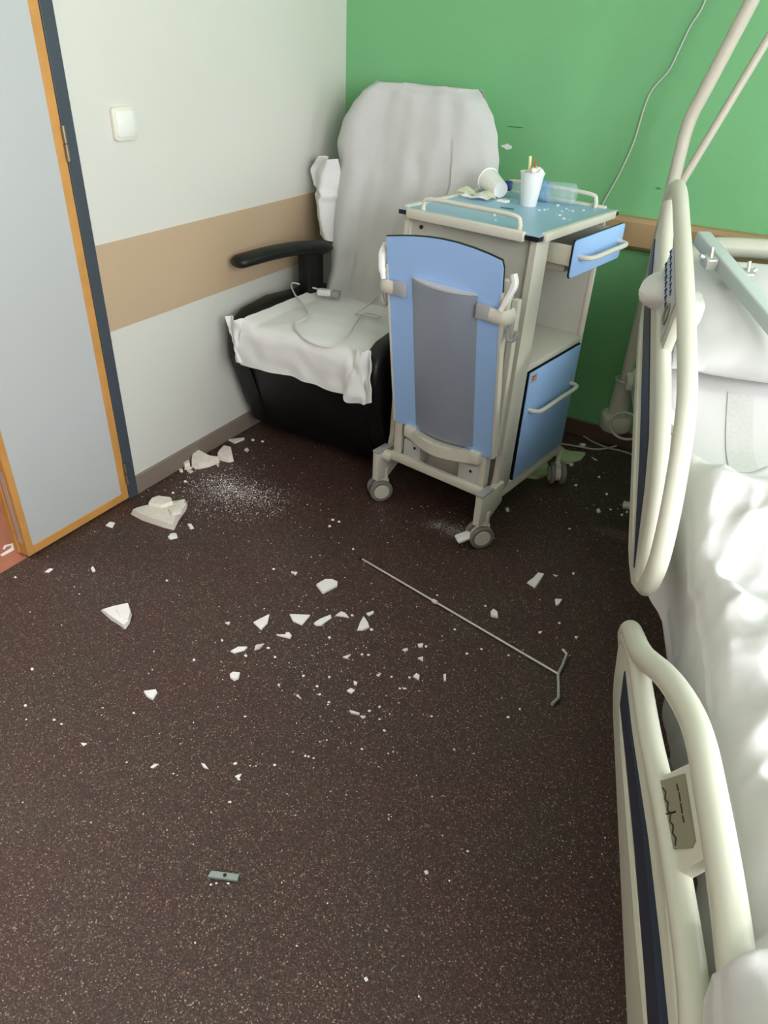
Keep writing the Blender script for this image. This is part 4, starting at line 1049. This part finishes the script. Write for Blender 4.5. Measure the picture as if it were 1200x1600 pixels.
for i, p in enumerate(([(480, 615), (520, 590), (545, 610), (510, 622)], [(555, 600), (600, 600), (580, 622)], [(500, 630), (555, 635), (530, 650)], [(430, 620), (465, 615), (470, 640), (445, 640)], [(750, 575), (780, 578), (770, 600)])):
    piece(ZE(p), 0.006, l_sk[i], 40 + i, M_plaster, 'plaster_chunk')
piece(ZE([(990, 452), (1010, 435), (1032, 452), (1015, 470)]), 0.006, 'rounded white crumb in front of the recliner base', 7, M_plaster, 'plaster_chunk')
# single flakes, left to right over the carpet
piece(ZH([(450, 985), (470, 970), (490, 973), (478, 995)]), 0.004, 'pale flake between the door and the largest slab', 8)
piece(ZD([(170, 545), (185, 528), (207, 527), (212, 545), (180, 553)]), 0.005, 'white flake just below the largest slab, the lower of two', 9)
piece(ZD([(253, 490), (270, 487), (281, 505), (265, 508)]), 0.005, 'white oval flake just right of the largest slab', 10)
piece(ZA([(392, 330), (440, 320), (500, 313), (515, 345), (505, 380), (488, 403), (455, 380), (430, 365)]), 0.012, 'big layered plaster flake alone on the carpet below the door', 11, M_flake, 'plaster_chunk')
piece(ZA([(452, 332), (498, 318), (512, 345), (500, 372), (470, 362)]), 0.005, 'thin layer on top of the big layered flake below the door', 32, M_flake, 'plaster_flake', None, 0.012)
piece(ZA([(355, 172), (363, 163), (373, 178), (362, 184)]), 0.005, 'small square flake below the door, right of the pointed one', 12)
piece(ZA([(175, 184), (195, 172), (208, 172), (190, 186)]), 0.004, 'small pointed flake nearest the free corner of the door', 13)
piece(ZA([(560, 652), (610, 645), (615, 655), (597, 683), (575, 672)]), 0.006, 'triangular white flake alone at the left middle of the carpet', 14)
piece(ZA([(990, 382), (1053, 350), (1045, 385), (1020, 410)]), 0.004, 'four-sided flake leftmost in the row of flakes left of the rod', 15)
piece(ZBm([(397, 350), (512, 356), (465, 412), (415, 390)]), 0.004, 'wide flake second from left in the row left of the rod', 16)
piece(ZBm([(530, 405), (565, 380), (625, 355), (630, 370), (570, 415), (545, 415)]), 0.004, 'long split flake in the middle of the row left of the rod', 17)
piece(ZBm([(650, 360), (680, 337), (705, 345), (727, 372), (690, 365)]), 0.004, 'small arched flake second from right in the row left of the rod', 18)
piece(ZBm([(768, 440), (785, 395), (805, 360), (830, 395), (838, 425), (800, 440)]), 0.005, 'tall triangular flake at the right end of the row left of the rod', 19)
piece(ZBm([(542, 188), (590, 162), (632, 162), (662, 175), (660, 198), (580, 238)]), 0.006, 'biggest smooth white flake just left of the upper rod end', 20)
piece(ZBm([(325, 468), (332, 464), (380, 472), (375, 455), (395, 452), (410, 470), (400, 486)]), 0.004, 'thin needle shaped flake under the row left of the rod', 21)
piece(ZA([(900, 495), (930, 477), (967, 478), (955, 490), (915, 501)]), 0.005, 'leaf shaped white flake, left one of a pair', 22)
piece(ZA([(992, 490), (1000, 470), (1033, 465), (1015, 483)]), 0.005, 'pinkish leaf shaped flake, right one of a pair', 23, mat('pinkish_flake', (226, 212, 206), 0.75))
piece(ZA([(897, 585), (910, 578), (938, 580), (932, 600), (915, 608), (900, 598)]), 0.006, 'five-sided flake right of the triangular one, below the leaf shaped pair', 24)
piece(ZC([(642, 222), (672, 200), (697, 172), (728, 180), (700, 225), (682, 248)]), 0.005, 'long ragged flake right of the rod nearest the cabinet wheel', 25)
piece(ZC([(780, 305), (817, 305), (800, 330), (785, 335)]), 0.005, 'triangular flake right of the rod nearest the bed rail', 26)
piece(ZC([(462, 365), (475, 353), (497, 370), (500, 395), (465, 388)]), 0.006, 'square flake just right of the middle of the rod', 27)
piece(ZC([(230, 675), (243, 672), (243, 705), (233, 710)]), 0.004, 'narrow upright flake left of the forked hook', 28)
piece(ZBm([(1078, 695), (1095, 678), (1115, 690), (1110, 715)]), 0.005, 'round flake with a curled hair beside it', 29)
piece(ZF([(130, 620), (180, 665), (260, 695), (440, 710), (380, 780), (210, 830), (90, 790)]), 0.010, 'big greenish flake right behind the rear cabinet wheel', 33, M_greenflake)
piece(ZG([(880, 350), (930, 300), (985, 275), (1000, 330), (930, 357)]), 0.012, 'greenish flake under the cabinet left of the rear wheel', 34, M_greenflake)
piece(ZF([(230, 835), (290, 840), (280, 865), (245, 860)]), 0.006, 'small pale chip in front of the big greenish flake', 35)
piece(ZF([(510, 752), (560, 775), (590, 800), (545, 785)]), 0.003, 'thin splinter on the dark floor behind the cabinet', 36)
piece(ZF([(360, 590), (435, 590), (440, 610), (380, 618)]), 0.006, 'pale chip lying between the two floor cables', 37)
# a loose hair
cable('curled_hair', [on_floor(648, 1062, 0.001), on_floor(644, 1075, 0.001), on_floor(635, 1086, 0.001), on_floor(622, 1092, 0.001), on_floor(612, 1090, 0.001)], 0.0006, mat('fibre', (150, 120, 105), 0.6), 'thin curled hair on the carpet beside a round flake')['category'] = 'hair'
# smaller flakes
for i, (p, lb) in enumerate((
     ([(712, 775), (735, 762), (758, 772), (738, 790)], 'rounded oval flake in the scatter, above the bar shaped flake'),
     ([(725, 882), (785, 898), (780, 908), (735, 897)], 'long bar shaped flake at the lower middle of the scatter'),
     ([(785, 912), (818, 918), (800, 928)], 'small flake touching the right end of the bar shaped flake'),
     ([(1018, 548), (1045, 538), (1052, 550), (1035, 560)], 'ragged little flake left of a small square one by the rod'),
     ([(1103, 518), (1133, 515), (1130, 535), (1108, 535)], 'small square flake below the rod, right of the ragged one'),
     ([(1103, 595), (1133, 587), (1133, 612)], 'small triangular flake just below the small square one by the rod'),
     ([(690, 590), (735, 575), (715, 597)], 'narrow slanting flake between the row of flakes and the rounded oval one'),
     ([(875, 688), (902, 678), (890, 697)], 'small pale flake left of the round flake with the hair'),
     ([(750, 720), (772, 730), (765, 746), (752, 740)], 'small blocky flake close above the rounded oval flake'),
     ([(820, 350), (860, 335), (862, 348), (835, 362)], 'small crumbly flake beside the tip of the tall triangular flake'),
     ([(432, 800), (445, 797), (462, 820)], 'small pointed flake left of the rounded oval flake'),
     ([(95, 1245), (132, 1235), (115, 1262)], 'forked little flake at the lower left end of the scatter'),
     ([(40, 400), (70, 395), (62, 412)], 'small crumbly flake left of the row of flakes'),
     ([(410, 120), (440, 120), (430, 138)], 'small crumbly flake up left of the biggest smooth flake'))):
    piece(ZBm(p), 0.004, lb, 60 + i)
piece(ZC([(770, 182), (797, 188), (785, 193)]), 0.003, 'thin sliver just right of the long ragged flake', 100)
piece(ZC([(877, 488), (895, 489), (887, 499)]), 0.004, 'small flake alone above the forked hook, towards the bed', 101)
piece(ZA([(587, 948), (605, 935), (620, 935), (598, 950)]), 0.003, 'slanting sliver, left one of two on the lower left carpet', 110)
piece(ZA([(785, 930), (800, 935), (815, 955), (795, 948)]), 0.003, 'slanting sliver, right one of two on the lower left carpet', 111)
piece(ZA([(315, 852), (340, 856), (325, 864)]), 0.003, 'small flake farthest left on the lower carpet', 112)
for i, (x, y, lb) in enumerate(((666, 1363, 'small white flake right of the metal strip, alone on the near carpet'), (572, 1530, 'tiny white flake nearest the bottom of the picture'), (935, 798, 'oval pale chip on the dark floor close to the head rail'), (793, 796, 'small pale chip right of the front cabinet wheel, under the cabinet'))):
    piece([(x - 3.5, y - 1.5), (x + 1, y - 3.5), (x + 3.5, y + 2), (x - 1, y + 3.5)], 0.003, lb, 120 + i)
SMALL = [(x / 2.5, 820 + y / 2.5) for x, y in ((99, 705), (211, 762), (240, 778), (125, 563), (59, 205), (652, 217), (757, 527), (868, 451), (960, 511), (1075, 516), (1048, 481), (524, 735), (918, 933), (1073, 939), (1090, 625))]
SMALL += [(340 + x / 3.529, 860 + y / 3.529) for x, y in ((617, 480), (617, 698), (850, 436), (797, 573), (473, 690), (530, 1145), (485, 1133), (502, 1135), (315, 1182), (118, 1262), (100, 1174), (920, 993), (318, 588), (155, 580), (278, 538), (742, 358), (563, 793), (550, 748), (893, 862), (838, 883), (893, 930), (795, 1095), (615, 836), (1058, 700), (960, 697), (1005, 760), (1033, 762), (1150, 530), (832, 575), (152, 915), (310, 102))]
SMALL += [(620 + x / 3.158, 840 + y / 3.158) for x, y in ((872, 177), (438, 336), (287, 453), (347, 572), (418, 550), (551, 581), (607, 846), (549, 886), (172, 882), (200, 284), (803, 422), (706, 467))]
SMALL += [(338, 1380), (330, 1382), (357, 1380), (359, 1253), (731, 1330), (954, 796), (972, 804), (980, 800), (890, 826), (948, 772), (936, 745), (900, 758), (395, 687), (410, 690), (530, 815), (515, 822), (520, 812), (552, 858), (457, 894), (270, 770), (290, 752)]

# crumbs and dust too many to count
def grains(name, label, seed, spec, m, rlo, rhi, extra=()):
    rnd = random.Random(seed); bm = bmesh.new()
    for x, y in extra:
        pr = [on_floor(x + rnd.uniform(1.6, 3.4) * math.cos(a), y + rnd.uniform(1.3, 2.6) * math.sin(a), 0.0) for a in (0.3, 1.6, 2.8, 4.0, 5.2)]
        c = sum(pr, V(0, 0, 0)) / 5; t_ = bm.verts.new(c + V(0, 0, 0.003)); vs = [bm.verts.new(v) for v in pr]
        for i in range(5): bm.faces.new((vs[i], vs[(i + 1) % 5], t_))
    for cx, cy, sx, sy, n in spec:
        for k in range(n):
            x, y = rnd.gauss(cx, sx), rnd.gauss(cy, sy)
            if not (0 < x < 1200 and 640 < y < 1600): continue
            p = on_floor(x, y, 0.0)
            if p.x < 0.02 or p.y > -0.02: continue
            r_ = rlo + (rhi - rlo) * rnd.random() ** 3
            a = rnd.uniform(0, 3.14); d1_ = V(math.cos(a), math.sin(a), 0) * r_; d2_ = V(-math.sin(a), math.cos(a), 0) * r_ * rnd.uniform(.5, 1)
            q = [p + d1_, p + d2_, p - d1_ * rnd.uniform(.5, 1), p - d2_]
            t_ = bm.verts.new(p + V(0, 0, r_ * rnd.uniform(.6, 1.1)))
            vs = [bm.verts.new(v) for v in q]
            for i in range(4): bm.faces.new((vs[i], vs[(i + 1) % 4], t_))
    o = finish(bm, name, m, None, 0)
    return tag(o, label, 'crumbs' if 'crumb' in name else 'dust', None, 'stuff')
grains('plaster_crumbs', 'fine white plaster crumbs scattered over the dark carpet', 5,
       [(520, 1040, 110, 90, 330), (380, 900, 170, 90, 260), (700, 1000, 130, 120, 200), (470, 1160, 130, 70, 130), (350, 740, 80, 40, 200), (560, 780, 140, 50, 120), (250, 1080, 150, 120, 110), (600, 1350, 250, 120, 90), (930, 770, 50, 40, 90), (700, 830, 90, 40, 70)], M_flake, 0.0008, 0.0032, SMALL)
grains('plaster_dust', 'white plaster dust patch on the carpet in front of the skirting', 6,
       [(352, 760, 22, 12, 1300), (390, 772, 24, 10, 700), (350, 785, 45, 20, 800), (300, 765, 30, 14, 300), (420, 785, 30, 14, 260)], M_flake, 0.0006, 0.0024)
dust2 = grains('plaster_dust', 'greyish dust streak beside the front cabinet wheel', 7, [(685, 820, 10, 4, 700), (708, 830, 9, 5, 900), (722, 836, 6, 4, 500)], mat('grey_dust', (184, 182, 180), 0.9), 0.0006, 0.0015)
